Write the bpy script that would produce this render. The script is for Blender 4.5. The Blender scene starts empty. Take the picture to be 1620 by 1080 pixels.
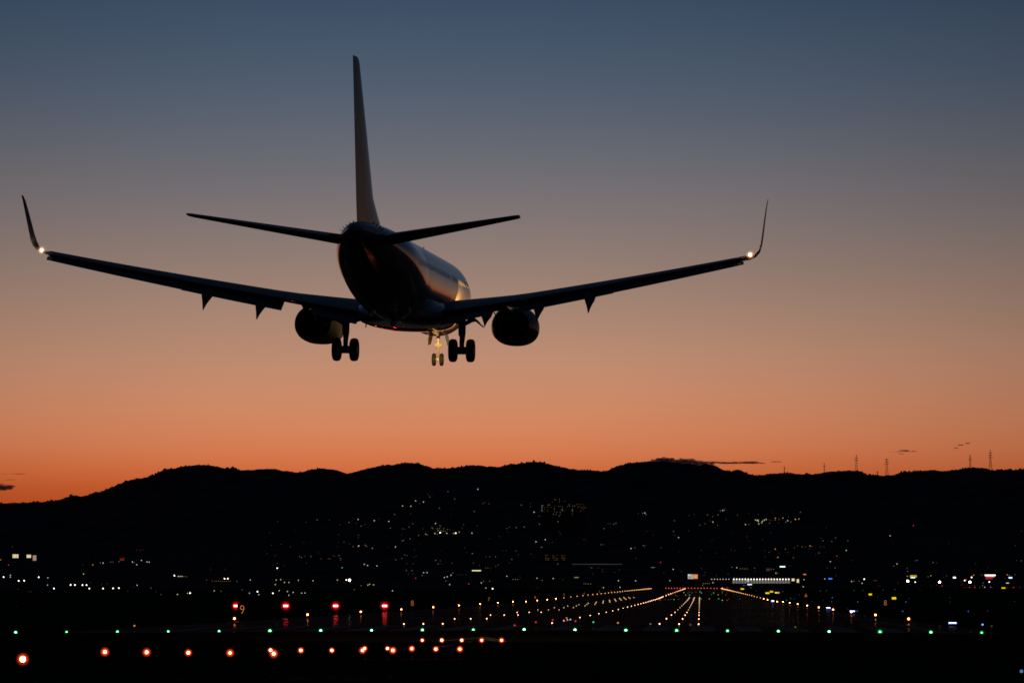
import bpy, bmesh, math, random
import numpy as np
from mathutils import Vector, Matrix

random.seed(7)
RNG = np.random.default_rng(11)
scene = bpy.context.scene
COL = scene.collection

# ------------------------------------------------------------------ camera
F = 5000.0                       # focal length in photo pixels (photo 1620 x 1080)
CAMZ = 2.9                       # eye height above the ground by the runway end
PITCH = math.atan((930 - 540) / F)
YAW = math.atan((1107 - 810) / F * math.cos(PITCH))
cam_data = bpy.data.cameras.new('camera')
cam_data.sensor_width = 36.0
cam_data.lens = 36.0 * F / 1620.0
cam_data.clip_start = 1.0
cam_data.clip_end = 60000.0
cam = bpy.data.objects.new('camera', cam_data)
COL.objects.link(cam)
cam.location = (0, 0, CAMZ)
cam.rotation_euler = (math.pi / 2 + PITCH, 0, YAW)
scene.camera = cam

# ------------------------------------------------------------------ sky (dusk)
def lin(c):
    c = c / 255.0
    return c / 12.92 if c <= 0.04045 else ((c + 0.055) / 1.055) ** 2.4
def srgb(r, g, b):
    return (lin(r), lin(g), lin(b), 1.0)

world = bpy.data.worlds.new('World')
scene.world = world
world.use_nodes = True
wt = world.node_tree
for n in list(wt.nodes):
    wt.nodes.remove(n)
def wn(kind, **kw):
    n = wt.nodes.new(kind)
    for k, v in kw.items():
        setattr(n, k, v)
    return n
def wmath(op, a, b=None, clamp=False):
    n = wn('ShaderNodeMath', operation=op, use_clamp=clamp)
    for i, v in enumerate((a, b)):
        if v is None:
            continue
        if isinstance(v, (int, float)):
            n.inputs[i].default_value = v
        else:
            wt.links.new(v, n.inputs[i])
    return n.outputs[0]
tc = wn('ShaderNodeTexCoord')
sep = wn('ShaderNodeSeparateXYZ')
wt.links.new(tc.outputs['Generated'], sep.inputs[0])
elev = wmath('MULTIPLY', wmath('ARCSINE', sep.outputs[2]), 180 / math.pi)     # degrees
hor = wmath('SQRT', wmath('MAXIMUM', wmath('SUBTRACT', 1.0, wmath('MULTIPLY', sep.outputs[2], sep.outputs[2])), 1e-6))
SUNAZ = YAW + math.radians(1.6)         # sunset a little left of the picture centre
sx, sy = -math.sin(SUNAZ), math.cos(SUNAZ)
dot = wmath('DIVIDE', wmath('ADD', wmath('MULTIPLY', sep.outputs[0], sx), wmath('MULTIPLY', sep.outputs[1], sy)), hor)
daz = wmath('MULTIPLY', wmath('ARCCOSINE', wmath('MINIMUM', wmath('MAXIMUM', dot, -0.99999), 0.99999)), 180 / math.pi)
g1 = wmath('EXPONENT', wmath('MULTIPLY', wmath('POWER', wmath('DIVIDE', daz, 13.0), 2.0), -1.0))
g2 = wmath('EXPONENT', wmath('MULTIPLY', wmath('POWER', wmath('DIVIDE', daz, 58.0), 2.0), -1.0))
west = wmath('ADD', wmath('MULTIPLY', g1, 0.55), wmath('MULTIPLY', g2, 0.45))
def ramp(stops, span):
    r = wn('ShaderNodeValToRGB')
    r.color_ramp.interpolation = 'B_SPLINE' if len(stops) > 8 else 'LINEAR'
    el = r.color_ramp.elements
    while len(el) > 1:
        el.remove(el[0])
    el[0].position = min(1.0, max(0.0, stops[0][0] / span)); el[0].color = stops[0][1]
    for d, c in stops[1:]:
        e = el.new(min(1.0, max(0.0, d / span))); e.color = c
    wt.links.new(wmath('DIVIDE', elev, span, clamp=True), r.inputs[0])
    return r.outputs[0]
def ev(y):                               # photo row -> degrees of elevation
    return math.degrees(math.atan((930 - y) / F))
STOPS = [(0.0, srgb(168, 66, 24)), (ev(800), srgb(190, 80, 32)), (ev(770), srgb(201, 92, 44)),
         (ev(735), srgb(214, 114, 68)), (ev(700), srgb(214, 129, 88)), (ev(660), srgb(211, 136, 97)),
         (ev(600), srgb(200, 142, 112)), (ev(520), srgb(176, 138, 116)), (ev(420), srgb(149, 127, 117)),
         (ev(320), srgb(123, 116, 117)), (ev(200), srgb(92, 100, 113)), (ev(100), srgb(75, 90, 109)),
         (ev(0), srgb(62, 79, 102)), (ev(-140), srgb(46, 67, 90)), (20.0, srgb(33, 52, 78)), (32.0, srgb(24, 40, 64)), (60.0, srgb(16, 28, 48)),
         (90.0, srgb(13, 23, 40))]
front = ramp(STOPS, 90.0)
back = ramp([(0.0, srgb(9, 9, 13)), (8.0, srgb(10, 12, 17)), (40.0, srgb(11, 18, 30)), (90.0, srgb(13, 23, 40))], 90.0)
mix = wn('ShaderNodeMix', data_type='RGBA')
wt.links.new(west, mix.inputs[0])
wt.links.new(back, mix.inputs[6]); wt.links.new(front, mix.inputs[7])
bg = wn('ShaderNodeBackground')
mp_ = wn('ShaderNodeMapping'); mp_.inputs['Scale'].default_value = (4, 4, 18)
nz_ = wn('ShaderNodeTexNoise'); nz_.inputs['Scale'].default_value = 1.0; nz_.inputs['Detail'].default_value = 3
wt.links.new(tc.outputs['Generated'], mp_.inputs[0]); wt.links.new(mp_.outputs[0], nz_.inputs['Vector'])
hz = wn('ShaderNodeVectorMath', operation='SCALE')
wt.links.new(mix.outputs[2], hz.inputs[0]); wt.links.new(wmath('ADD', wmath('MULTIPLY', nz_.outputs['Fac'], 0.12), 0.94), hz.inputs['Scale'])
wt.links.new(hz.outputs[0], bg.inputs[0])
bg.inputs[1].default_value = 1.0
out = wn('ShaderNodeOutputWorld')
wt.links.new(bg.outputs[0], out.inputs[0])

scene.view_settings.view_transform = 'Standard'
scene.view_settings.look = 'None'
scene.view_settings.exposure = 0.0
scene.view_settings.gamma = 1.0
scene.render.engine = 'CYCLES'
cy = scene.cycles
cy.max_bounces = 6
cy.diffuse_bounces = 2
cy.glossy_bounces = 3
cy.transparent_max_bounces = 16
cy.volume_bounces = 0
cy.sample_clamp_indirect = 4.0
cy.use_denoising = True
cy.pixel_filter_type = 'BLACKMAN_HARRIS'
cy.filter_width = 1.6

# ------------------------------------------------------------------ geometry of view
CP, SP, CY, SY = math.cos(PITCH), math.sin(PITCH), math.cos(YAW), math.sin(YAW)
def ray(u, v):
    """photo pixel -> (a, e): sideways and upward tangent per metre of forward distance"""
    du, dv = (u - 810) / F, (540 - v) / F
    fw = CP - dv * SP
    return du / fw, (SP + dv * CP) / fw
def af(a, fw, z):
    return Vector((a * fw * CY - fw * SY, a * fw * SY + fw * CY, z))
def at(u, v, y):
    """the point on the line of sight of a photo pixel that lies y metres along the runway"""
    a, e = ray(u, v)
    k = y / (a * SY + CY)
    return af(a, k, CAMZ + e * k)
PROF_Y = [-200, 0, 150, 218, 260, 440, 740, 920, 1200, 2000, 2900, 3500, 9000]
PROF_Z = [0.0, 0.0, -0.05, -0.26, -0.24, -0.54, -0.60, -0.50, 0.0, 1.15, 2.3, 3.2, 3.2]
def prof(y):
    return float(np.interp(y, PROF_Y, PROF_Z))
XC, HALF, RW0, RW1 = -12.2, 30.0, 150.0, 2930.0      # runway centre line, half width, ends
def surf(x, y):
    """height of whatever ground lies at (x, y): runway with its crown, or grass"""
    if abs(x - XC) <= HALF + 3 and RW0 <= y <= RW1:
        return prof(y) + 0.02 + 0.20 * min(1.0, max(0.0, (y - 165) / 50)) * (1 - abs(x - XC) / (HALF + 3))
    return prof(y)
def on_ground(u, v, h=0.0):
    """where the line of sight comes down to height h above the airfield"""
    a, e = ray(u, v)
    ks = np.concatenate([np.arange(60, 900, 2.0), np.arange(900, 3400, 8.0)])
    for k in ks:
        p = af(a, k, CAMZ + e * k)
        if p.z <= surf(p.x, p.y) + h:
            return p
    return af(a, 3300.0, CAMZ + e * 3300.0)

# ------------------------------------------------------------------ materials
def mat(name, base, rough=0.6, metal=0.0, coat=0.0, spec=0.5, noise=None):
    m = bpy.data.materials.new(name); m.use_nodes = True
    b = m.node_tree.nodes['Principled BSDF']
    b.inputs['Base Color'].default_value = (*base, 1); b.inputs['Roughness'].default_value = rough
    b.inputs['Metallic'].default_value = metal; b.inputs['Coat Weight'].default_value = coat
    b.inputs['Coat Roughness'].default_value = 0.04
    b.inputs['Specular IOR Level'].default_value = spec
    if noise:
        t = m.node_tree
        tx = t.nodes.new('ShaderNodeTexCoord'); nz = t.nodes.new('ShaderNodeTexNoise')
        nz.inputs['Scale'].default_value = noise[0]; nz.inputs['Detail'].default_value = 6
        cr = t.nodes.new('ShaderNodeValToRGB')
        lo = [c * (1 - noise[1]) for c in base]; hi = [min(1, c * (1 + noise[1])) for c in base]
        cr.color_ramp.elements[0].color = (*lo, 1); cr.color_ramp.elements[1].color = (*hi, 1)
        cr.color_ramp.elements[0].position = 0.3; cr.color_ramp.elements[1].position = 0.7
        t.links.new(tx.outputs['Object'], nz.inputs['Vector']); t.links.new(nz.outputs['Fac'], cr.inputs[0])
        t.links.new(cr.outputs[0], b.inputs['Base Color'])
    return m
def glow(name, col, strength, sample=False):
    m = bpy.data.materials.new(name); m.use_nodes = True
    t = m.node_tree; t.nodes.clear()
    e = t.nodes.new('ShaderNodeEmission'); o = t.nodes.new('ShaderNodeOutputMaterial')
    e.inputs[0].default_value = (*col, 1); e.inputs[1].default_value = strength
    t.links.new(e.outputs[0], o.inputs['Surface'])
    m.cycles.emission_sampling = 'FRONT' if sample else 'NONE'
    return m
def halo_mat(name, col, strength):
    """added soft glow globe standing for lamp bloom, fading outward"""
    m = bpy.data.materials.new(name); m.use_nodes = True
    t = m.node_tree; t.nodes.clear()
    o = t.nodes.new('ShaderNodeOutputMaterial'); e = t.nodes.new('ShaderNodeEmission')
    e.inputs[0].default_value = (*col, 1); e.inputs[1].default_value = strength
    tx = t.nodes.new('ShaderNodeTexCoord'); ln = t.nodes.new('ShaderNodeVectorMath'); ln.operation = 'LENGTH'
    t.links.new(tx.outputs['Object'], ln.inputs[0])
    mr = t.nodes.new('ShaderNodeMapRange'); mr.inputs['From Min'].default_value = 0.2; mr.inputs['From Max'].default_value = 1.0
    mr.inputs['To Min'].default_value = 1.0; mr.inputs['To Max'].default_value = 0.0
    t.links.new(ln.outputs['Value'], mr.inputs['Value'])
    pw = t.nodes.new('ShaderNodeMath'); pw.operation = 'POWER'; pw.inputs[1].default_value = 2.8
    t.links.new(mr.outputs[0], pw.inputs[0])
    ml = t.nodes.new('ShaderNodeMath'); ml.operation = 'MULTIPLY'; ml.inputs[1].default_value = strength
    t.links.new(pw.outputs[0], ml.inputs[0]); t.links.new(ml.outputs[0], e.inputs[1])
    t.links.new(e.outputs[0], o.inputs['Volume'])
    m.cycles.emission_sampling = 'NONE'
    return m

PAINT = mat('white_aircraft_paint', (0.52, 0.52, 0.54), 0.35, 0, 0.85, spec=0.0, noise=(0.6, 0.06))
PAINT.node_tree.nodes['Principled BSDF'].inputs['Coat Roughness'].default_value = 0.11
BELLY = mat('glossy_belly_paint', (0.40, 0.40, 0.42), 0.35, 0, 1.0, spec=0.0, noise=(0.6, 0.06))
GREYP = mat('grey_wing_paint', (0.22, 0.225, 0.23), 0.45, 0, 0.15, spec=0.0, noise=(0.8, 0.12))
BARE = mat('bare_metal', (0.55, 0.54, 0.52), 0.28, 1.0, noise=(3.0, 0.15))
GEARM = mat('gear_grey_enamel', (0.60, 0.59, 0.56), 0.4, 0.1, noise=(6.0, 0.15))
RUBBER = mat('tyre_rubber', (0.018, 0.018, 0.019), 0.75, noise=(9.0, 0.3))
DARKM = mat('dark_metal', (0.05, 0.05, 0.055), 0.5, 0.6, noise=(5.0, 0.2))
GLASSD = mat('dark_window_glass', (0.36, 0.36, 0.38), 0.3, 0, 0.85, spec=0.0)
LAMPB = mat('lamp_housing', (0.10, 0.10, 0.09), 0.6, 0.2, noise=(8.0, 0.3))
POLE = mat('galvanised_pole', (0.12, 0.12, 0.12), 0.6, 0.4, noise=(4.0, 0.2))
STEM = mat('black_painted_stem', (0.012, 0.012, 0.012), 0.9, spec=0.05, noise=(9.0, 0.2))
WALLD = mat('dark_concrete', (0.10, 0.10, 0.10), 0.85, spec=0.1, noise=(0.15, 0.2))
ROOFW = mat('pale_metal_roof', (0.45, 0.45, 0.46), 0.5, noise=(0.08, 0.1))
LATT = mat('lattice_steel', (0.06, 0.05, 0.05), 0.7, 0.3, noise=(0.5, 0.2))
CLOUDM = mat('dusk_cloud', (0.75, 0.76, 0.80), 1.0, spec=0.0, noise=(0.004, 0.2))
def cloudy(m):
    t = m.node_tree; b = t.nodes['Principled BSDF']
    tr = t.nodes.new('ShaderNodeBsdfTranslucent'); tr.inputs[0].default_value = (0.60, 0.82, 1.0, 1)
    mx = t.nodes.new('ShaderNodeMixShader'); mx.inputs[0].default_value = 0.5
    t.links.new(b.outputs[0], mx.inputs[1]); t.links.new(tr.outputs[0], mx.inputs[2])
    lw = t.nodes.new('ShaderNodeLayerWeight'); lw.inputs[0].default_value = 0.5     # vapour thins out towards the rim
    m2 = t.nodes.new('ShaderNodeMixShader'); tp = t.nodes.new('ShaderNodeBsdfTransparent')
    mr = t.nodes.new('ShaderNodeMapRange'); mr.inputs['From Min'].default_value = 0.25; mr.inputs['From Max'].default_value = 0.95
    mr.inputs['To Min'].default_value = 0.22; mr.inputs['To Max'].default_value = 1.0
    t.links.new(lw.outputs['Facing'], mr.inputs['Value']); t.links.new(mr.outputs[0], m2.inputs[0])
    t.links.new(mx.outputs[0], m2.inputs[1]); t.links.new(tp.outputs[0], m2.inputs[2])
    t.links.new(m2.outputs[0], t.nodes['Material Output'].inputs['Surface'])
cloudy(CLOUDM)
HILLM = mat('wooded_hillside', (0.10, 0.075, 0.07), 1.0, spec=0.0, noise=(0.006, 0.4))
LEAFM = mat('dark_foliage', (0.07, 0.065, 0.07), 1.0, spec=0.0, noise=(0.05, 0.4))
GRASS = mat('mown_grass', (0.035, 0.038, 0.022), 1.0, spec=0.0, noise=(0.08, 0.4))
MARK = mat('worn_runway_paint', (0.24, 0.24, 0.23), 0.8, spec=0.0, noise=(0.9, 0.35))

def asphalt():
    m = mat('runway_asphalt', (0.035, 0.035, 0.037), 0.2, spec=0.5, noise=(0.2, 0.35))
    t = m.node_tree; b = t.nodes['Principled BSDF']
    tx = t.nodes.new('ShaderNodeTexCoord')
    mp = t.nodes.new('ShaderNodeMapping'); mp.inputs['Scale'].default_value = (0.02, 0.16, 1.0)
    nz = t.nodes.new('ShaderNodeTexNoise'); nz.inputs['Scale'].default_value = 1.0; nz.inputs['Detail'].default_value = 4
    bp = t.nodes.new('ShaderNodeBump'); bp.inputs['Strength'].default_value = 1.0; bp.inputs['Distance'].default_value = 0.007
    t.links.new(tx.outputs['Object'], mp.inputs[0]); t.links.new(mp.outputs[0], nz.inputs['Vector'])
    t.links.new(nz.outputs['Fac'], bp.inputs['Height']); t.links.new(bp.outputs[0], b.inputs['Normal'])
    # coarse aggregate: mostly matt, with a thin film of damp that mirrors lamps
    b.inputs['Specular IOR Level'].default_value = 0.0
    gl = t.nodes.new('ShaderNodeBsdfGlossy'); gl.inputs['Color'].default_value = (1, 1, 1, 1)
    t.links.new(bp.outputs[0], gl.inputs['Normal'])
    n2 = t.nodes.new('ShaderNodeTexNoise'); n2.inputs['Scale'].default_value = 2.0; n2.inputs['Detail'].default_value = 5
    cr = t.nodes.new('ShaderNodeMapRange'); cr.inputs['From Min'].default_value = 0.35; cr.inputs['From Max'].default_value = 0.7
    cr.inputs['To Min'].default_value = 0.006; cr.inputs['To Max'].default_value = 0.09
    t.links.new(mp.outputs[0], n2.inputs['Vector']); t.links.new(n2.outputs['Fac'], cr.inputs['Value'])
    gl.inputs['Roughness'].default_value = 0.065
    mx = t.nodes.new('ShaderNodeMixShader'); om = t.nodes['Material Output']
    t.links.new(cr.outputs[0], mx.inputs[0]); t.links.new(b.outputs[0], mx.inputs[1]); t.links.new(gl.outputs[0], mx.inputs[2])
    t.links.new(mx.outputs[0], om.inputs['Surface'])
    return m
ASPH = asphalt()

COLS = {'W': (1.0, 0.90, 0.72), 'Y': (1.0, 0.85, 0.42), 'O': (1.0, 0.42, 0.10), 'R': (1.0, 0.05, 0.06),
        'G': (0.08, 1.0, 0.45), 'B': (0.12, 0.25, 1.0), 'C': (0.65, 0.85, 1.0), 'L': (0.85, 1.0, 0.35)}
CNAME = {'W': 'white', 'Y': 'yellowish', 'O': 'orange', 'R': 'red', 'G': 'green', 'B': 'blue', 'C': 'bluish white', 'L': 'lime yellow'}
LEVEL = [0.05, 0.16, 0.68, 3.0, 13.0]
RAD = [0.66, 0.68, 0.78, 1.02, 1.7]           # lamp radius in photo pixels, by level
_gm = {}
def lamp_mat(c, lev):
    if (c, lev) not in _gm:
        _gm[(c, lev)] = glow('lamp_%s_%d' % (CNAME[c].replace(' ', '_'), lev), COLS[c], LEVEL[lev])
    return _gm[(c, lev)]

# ------------------------------------------------------------------ mesh helpers
def new_obj(name, me, parent=None):
    o = bpy.data.objects.new(name, me)
    COL.objects.link(o)
    if parent is not None:
        o.parent = parent
    return o
def mesh(name, verts, faces, mats, parent=None, smooth=False, fm=None):
    me = bpy.data.meshes.new(name)
    me.from_pydata([tuple(v) for v in verts], [], faces)
    for m in (mats if isinstance(mats, (list, tuple)) else [mats]):
        me.materials.append(m)
    if fm is not None:
        me.polygons.foreach_set('material_index', fm)
    if smooth:
        me.polygons.foreach_set('use_smooth', [True] * len(me.polygons))
        me.update(); me.set_sharp_from_angle(angle=math.radians(32))
    me.update()
    return new_obj(name, me, parent)
def empty(name, loc=(0, 0, 0), rz=0.0):
    o = bpy.data.objects.new(name, None); COL.objects.link(o)
    o.empty_display_size = 0.5
    o.location = loc; o.rotation_euler = (0, 0, rz)
    return o
def tag(o, label=None, cat=None, group=None, kind=None):
    if label: o['label'] = label
    if cat: o['category'] = cat
    if group: o['group'] = group
    if kind: o['kind'] = kind
    return o
def loft(rings, cap=True):
    n = len(rings[0]); V = [p for r in rings for p in r]; Fc = []
    for i in range(len(rings) - 1):
        for j in range(n):
            a, b = i * n + j, i * n + (j + 1) % n
            Fc.append((a, b, b + n, a + n))
    if cap:
        Fc.append(tuple(range(n - 1, -1, -1)))
        k = (len(rings) - 1) * n
        Fc.append(tuple(range(k, k + n)))
    return V, Fc
def box_geo(x0, x1, y0, y1, z0, z1):
    V = [(x, y, z) for z in (z0, z1) for y in (y0, y1) for x in (x0, x1)]
    return V, [(0, 2, 3, 1), (4, 5, 7, 6), (0, 1, 5, 4), (2, 6, 7, 3), (0, 4, 6, 2), (1, 3, 7, 5)]
def box(name, b, m, parent=None):
    return mesh(name, *box_geo(*b), m, parent)
def merge(parts):
    V, Fc = [], []
    for v, f in parts:
        k = len(V); V += list(v); Fc += [tuple(i + k for i in q) for q in f]
    return V, Fc
def tube_geo(pts, rad, n=8):
    pts = [Vector(p) for p in pts]; rings = []
    rad = rad if isinstance(rad, (list, tuple)) else [rad] * len(pts)
    for i, p in enumerate(pts):
        t = (pts[min(i + 1, len(pts) - 1)] - pts[max(i - 1, 0)]).normalized()
        q = Vector((0, 0, 1)) if abs(t.z) < 0.9 else Vector((0, 1, 0))
        s = t.cross(q).normalized(); w = s.cross(t)
        rings.append([p + rad[i] * (s * math.cos(k * 2 * math.pi / n) + w * math.sin(k * 2 * math.pi / n)) for k in range(n)])
    return loft(rings)
def lathe_geo(profile, n=8, axis='z', mats=None):
    """one continuous turned shape; profile = [(radius, height)]"""
    rings = []
    for r, h in profile:
        ring = []
        for k in range(n):
            a = 2 * math.pi * k / n
            c, s = r * math.cos(a), r * math.sin(a)
            ring.append((c, s, h) if axis == 'z' else ((h, c, s) if axis == 'x' else (s, h, c)))
        rings.append(ring)
    return loft(rings)
_sph = {}
def sphere_mesh(m, n=12):
    key = (m.name, n)
    if key not in _sph:
        me = bpy.data.meshes.new('lens_' + m.name)
        bm = bmesh.new(); bmesh.ops.create_uvsphere(bm, u_segments=n, v_segments=max(6, n // 2), radius=1.0)
        bm.to_mesh(me); bm.free(); me.materials.append(m)
        me.polygons.foreach_set('use_smooth', [True] * len(me.polygons))
        _sph[key] = me
    return _sph[key]
_ones = ['', 'first', 'second', 'third', 'fourth', 'fifth', 'sixth', 'seventh', 'eighth', 'ninth', 'tenth', 'eleventh', 'twelfth',
         'thirteenth', 'fourteenth', 'fifteenth', 'sixteenth', 'seventeenth', 'eighteenth', 'nineteenth']
_card = ['', 'one', 'two', 'three', 'four', 'five', 'six', 'seven', 'eight', 'nine']
_tens = [('twenty', 'twentieth'), ('thirty', 'thirtieth'), ('forty', 'fortieth'), ('fifty', 'fiftieth'), ('sixty', 'sixtieth')]
def nth(k):
    if k < 20: return _ones[k]
    t, r = divmod(k, 10)
    return _tens[t - 2][1] if r == 0 else _tens[t - 2][0] + '-' + _ones[r]

# ------------------------------------------------------------------ ground and runway
rows = sorted(set([-150.0, -50, 0, 50] + list(np.arange(80, 460, 20.0)) + list(np.arange(460, 1300, 40.0)) + list(np.arange(1300, 3600, 100.0)) + [150.0, 2930.0, 4200.0, 5200.0]))
xs = [-6000, -2500, -900, -300, -120, -60, -45.5, XC, 21.5, 60, 120, 300, 900, 2500, 6000]
V = [(x, y, prof(y) - (0.0 if (y < RW0 or abs(x - XC) > 34 or y > RW1) else 0.0)) for y in rows for x in xs]
nx = len(xs)
Fc = [(i * nx + j, i * nx + j + 1, (i + 1) * nx + j + 1, (i + 1) * nx + j) for i in range(len(rows) - 1) for j in range(nx - 1)]
tag(mesh('ground', V, Fc, GRASS), 'dark mown grass of the airfield around the runway', kind='structure')

def strip(name, x0, x1, y0, y1, m, lift, parent=None, nx=2):
    """a flat sheet that follows the runway surface"""
    ys = sorted(set([y0, y1] + [r for r in rows if y0 < r < y1]))
    xl = sorted(set(list(np.linspace(x0, x1, nx)) + ([XC] if x0 < XC < x1 else [])))
    V = [(x, y, surf(x, y) + lift) for y in ys for x in xl]
    n = len(xl)
    Fc = [(i * n + j, i * n + j + 1, (i + 1) * n + j + 1, (i + 1) * n + j) for i in range(len(ys) - 1) for j in range(n - 1)]
    return mesh(name, V, Fc, m, parent)
PADM = mat('matt_pavement', (0.03, 0.03, 0.031), 0.95, spec=0.0, noise=(0.3, 0.35))
pad = tag(strip('blast_pad', XC - 33, XC + 33, RW0, 221.0, PADM, 0.0, nx=9), 'matt dark pavement before the green threshold lamps', kind='structure')
runway = tag(strip('runway', XC - 33, XC + 33, 221.0, RW1, ASPH, 0.0, nx=9), 'dark damp asphalt runway running away to the hills', kind='structure')
# painted markings: edge lines, threshold bars, touchdown bars, centre dashes, arrow before the threshold
strip('edge_line', XC - 29.6, XC - 28.7, 222, 1300, MARK, 0.012, runway)
strip('edge_line', XC + 28.7, XC + 29.6, 222, 1300, MARK, 0.012, runway)
for k in range(8):
    for s in (-1, 1):
        x = XC + s * (2.2 + 3.4 * k)
        strip('threshold_bar', x - 0.9, x + 0.9, 224, 254, MARK, 0.012, runway)
for yy in (330, 493, 640):
    for s in (-1, 1):
        for k in range(3):
            x = XC + s * (12.2 + 3.5 * k)
            strip('touchdown_bar', x - 0.9, x + 0.9, yy, yy + 22, MARK, 0.012, runway)
for k in range(16):
    strip('centre_dash', XC - 0.45 + 0.7, XC + 0.45 + 0.7, 272 + 50 * k, 302 + 50 * k, MARK, 0.014, runway)
def poly(name, pts, m, lift, parent):
    V = [(x, y, surf(x, y) + lift) for x, y in pts]
    return mesh(name, V, [tuple(range(len(V)))], m, parent)
poly('arrow_head', [(-15.0, 174), (-13.3, 186), (-13.2, 194)], MARK, 0.012, pad)
poly('arrow_head', [(-13.15, 194), (-13.1, 186), (-11.1, 175.5), (-10.6, 176.5)], MARK, 0.012, pad)
poly('arrow_shaft', [(-13.5, 158), (-12.9, 158), (-12.6, 177), (-12.9, 177)], MARK, 0.012, pad)
# curved taxi lead-off line
for k in range(10):
    y0, y1 = 236 + 7 * k, 236 + 7 * (k + 1)
    c = lambda y: XC + 1.4 - 0.00045 * (y - 306) ** 2
    poly('lead_line', [(c(y0) - .1, y0), (c(y0) + .1, y0), (c(y1) + .1, y1), (c(y1) - .1, y1)], MARK, 0.016, runway)

# ------------------------------------------------------------------ hills
RIDGE = [(-1500, 770), (-900, 760), (-400, 785), (-60, 798), (0, 794), (21, 793.6), (69, 792), (104, 787), (120, 782.4), (127, 783.7), (137, 782), (161, 774.6),
 (184, 765.6), (207, 757), (231, 754), (241, 749.5), (259, 742.7), (277, 739), (293, 735.4), (310, 734), (327, 733), (342, 736.5), (363, 741.4), (384, 743),
 (404, 741), (434, 739.6), (449, 743), (472, 745.3), (491, 740.7), (509, 739), (527, 741), (548, 747.4), (556, 746), (581, 739.6), (605, 734), (623, 733.7),
 (641, 730.8), (651, 730.6), (669, 733), (685, 738.3), (719, 738.6), (740, 735), (756, 733.4), (771, 736.3), (786, 737.6), (804, 734.5), (826, 731.3),
 (844, 727.7), (856, 729.3), (875, 734), (896, 739), (919, 741.4), (945, 742.5), (961, 742.7), (979, 734.4), (992, 730.8), (1023, 728.6), (1044, 728.4),
 (1059, 729.2), (1089, 732.6), (1104, 735), (1118, 732.3), (1129, 733.3), (1139, 738.8), (1145, 742), (1158, 744), (1167, 741.2), (1178, 745), (1185, 749),
 (1198, 750.4), (1219, 748), (1237, 746.7), (1249, 746.4), (1270, 748.7), (1278, 747), (1293, 748.7), (1304, 745.3), (1324, 743.5), (1348, 742.2),
 (1361, 744.3), (1371, 748.2), (1397, 751.3), (1412, 749.2), (1428, 744.8), (1446, 743.5), (1477, 741.5), (1496, 744.3), (1508, 741), (1529, 738.9),
 (1555, 738.6), (1573, 741), (1589, 741.7), (1620, 741.2), (1700, 745), (1900, 738), (2400, 750), (3200, 765)]
RA = np.array([ray(u, v + 1.3)[0] for u, v in RIDGE]); RE = np.array([ray(u, v + 1.3)[1] for u, v in RIDGE])
H0 = 3400.0
E0 = (3.2 - 0.6 - CAMZ) / H0
_nk = RNG.normal(size=4000)
def vnoise(x):
    i = np.floor(x).astype(int); f_ = x - i; f_ = f_ * f_ * (3 - 2 * f_)
    return _nk[i % 4000] * (1 - f_) + _nk[(i + 1) % 4000] * f_
def ridge_d(a):
    return 9000 + 500 * np.sin(a * 19 + 0.6) + 260 * np.sin(a * 47 + 2)
def hill_e(a, fw):
    """upward tangent of the hill surface as a function of direction and forward distance"""
    a = np.asarray(a, float); fw = np.asarray(fw, float)
    er = np.interp(a, RA, RE)
    er = er + 0.00008 * vnoise(a * F / 7.0 + 900) + 0.00006 * vnoise(a * F / 3.0 + 1800)
    t = (fw - H0) / (ridge_d(a) - H0)
    tt = np.clip(t, 0, 1)
    s = 0.22 * tt + 0.78 * tt ** 1.9
    e = E0 + (er - E0) * s + 0.0009 * tt * (1 - tt) * (np.sin(a * 60 + tt * 5) + 0.6 * np.sin(a * 150 - tt * 9))
    e = np.where(t > 1, er - (t - 1) * 0.055, e)
    e = np.where(t < 0, E0 + t * 0.004, e)
    return e
da = np.concatenate([np.linspace(-1.3, -0.19, 60)[:-1], np.arange(-0.19, 0.19, 0.0003), np.linspace(0.19, 1.3, 60)])
tr = np.concatenate([np.linspace(-0.1, 0.9, 34), np.linspace(0.92, 1.0, 9), [1.006, 1.03, 1.1, 1.3]])
V = []
for t in tr:
    fw = H0 + t * (ridge_d(da) - H0)
    e = hill_e(da, fw)
    X = da * fw * CY - fw * SY; Y = da * fw * SY + fw * CY
    V.append(np.stack([X, Y, CAMZ + e * fw], -1))
na = len(da); V = np.concatenate(V)
Fc = [(i * na + j, i * na + j + 1, (i + 1) * na + j + 1, (i + 1) * na + j) for i in range(len(tr) - 1) for j in range(na - 1)]
tag(mesh('hills', V.tolist(), Fc, HILLM, smooth=True), 'black wooded hills along the horizon', kind='structure')
def hill_point(u, v):
    """where the line of sight of a pixel meets the hillside"""
    a, e = ray(u, v)
    fws = np.arange(H0, 10200, 12.0)
    es = hill_e(np.full_like(fws, a), fws)
    hit = np.nonzero(es >= e)[0]
    k = fws[hit[0]] if len(hit) else 8800.0
    return af(a, k, CAMZ + e * k), k
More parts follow.
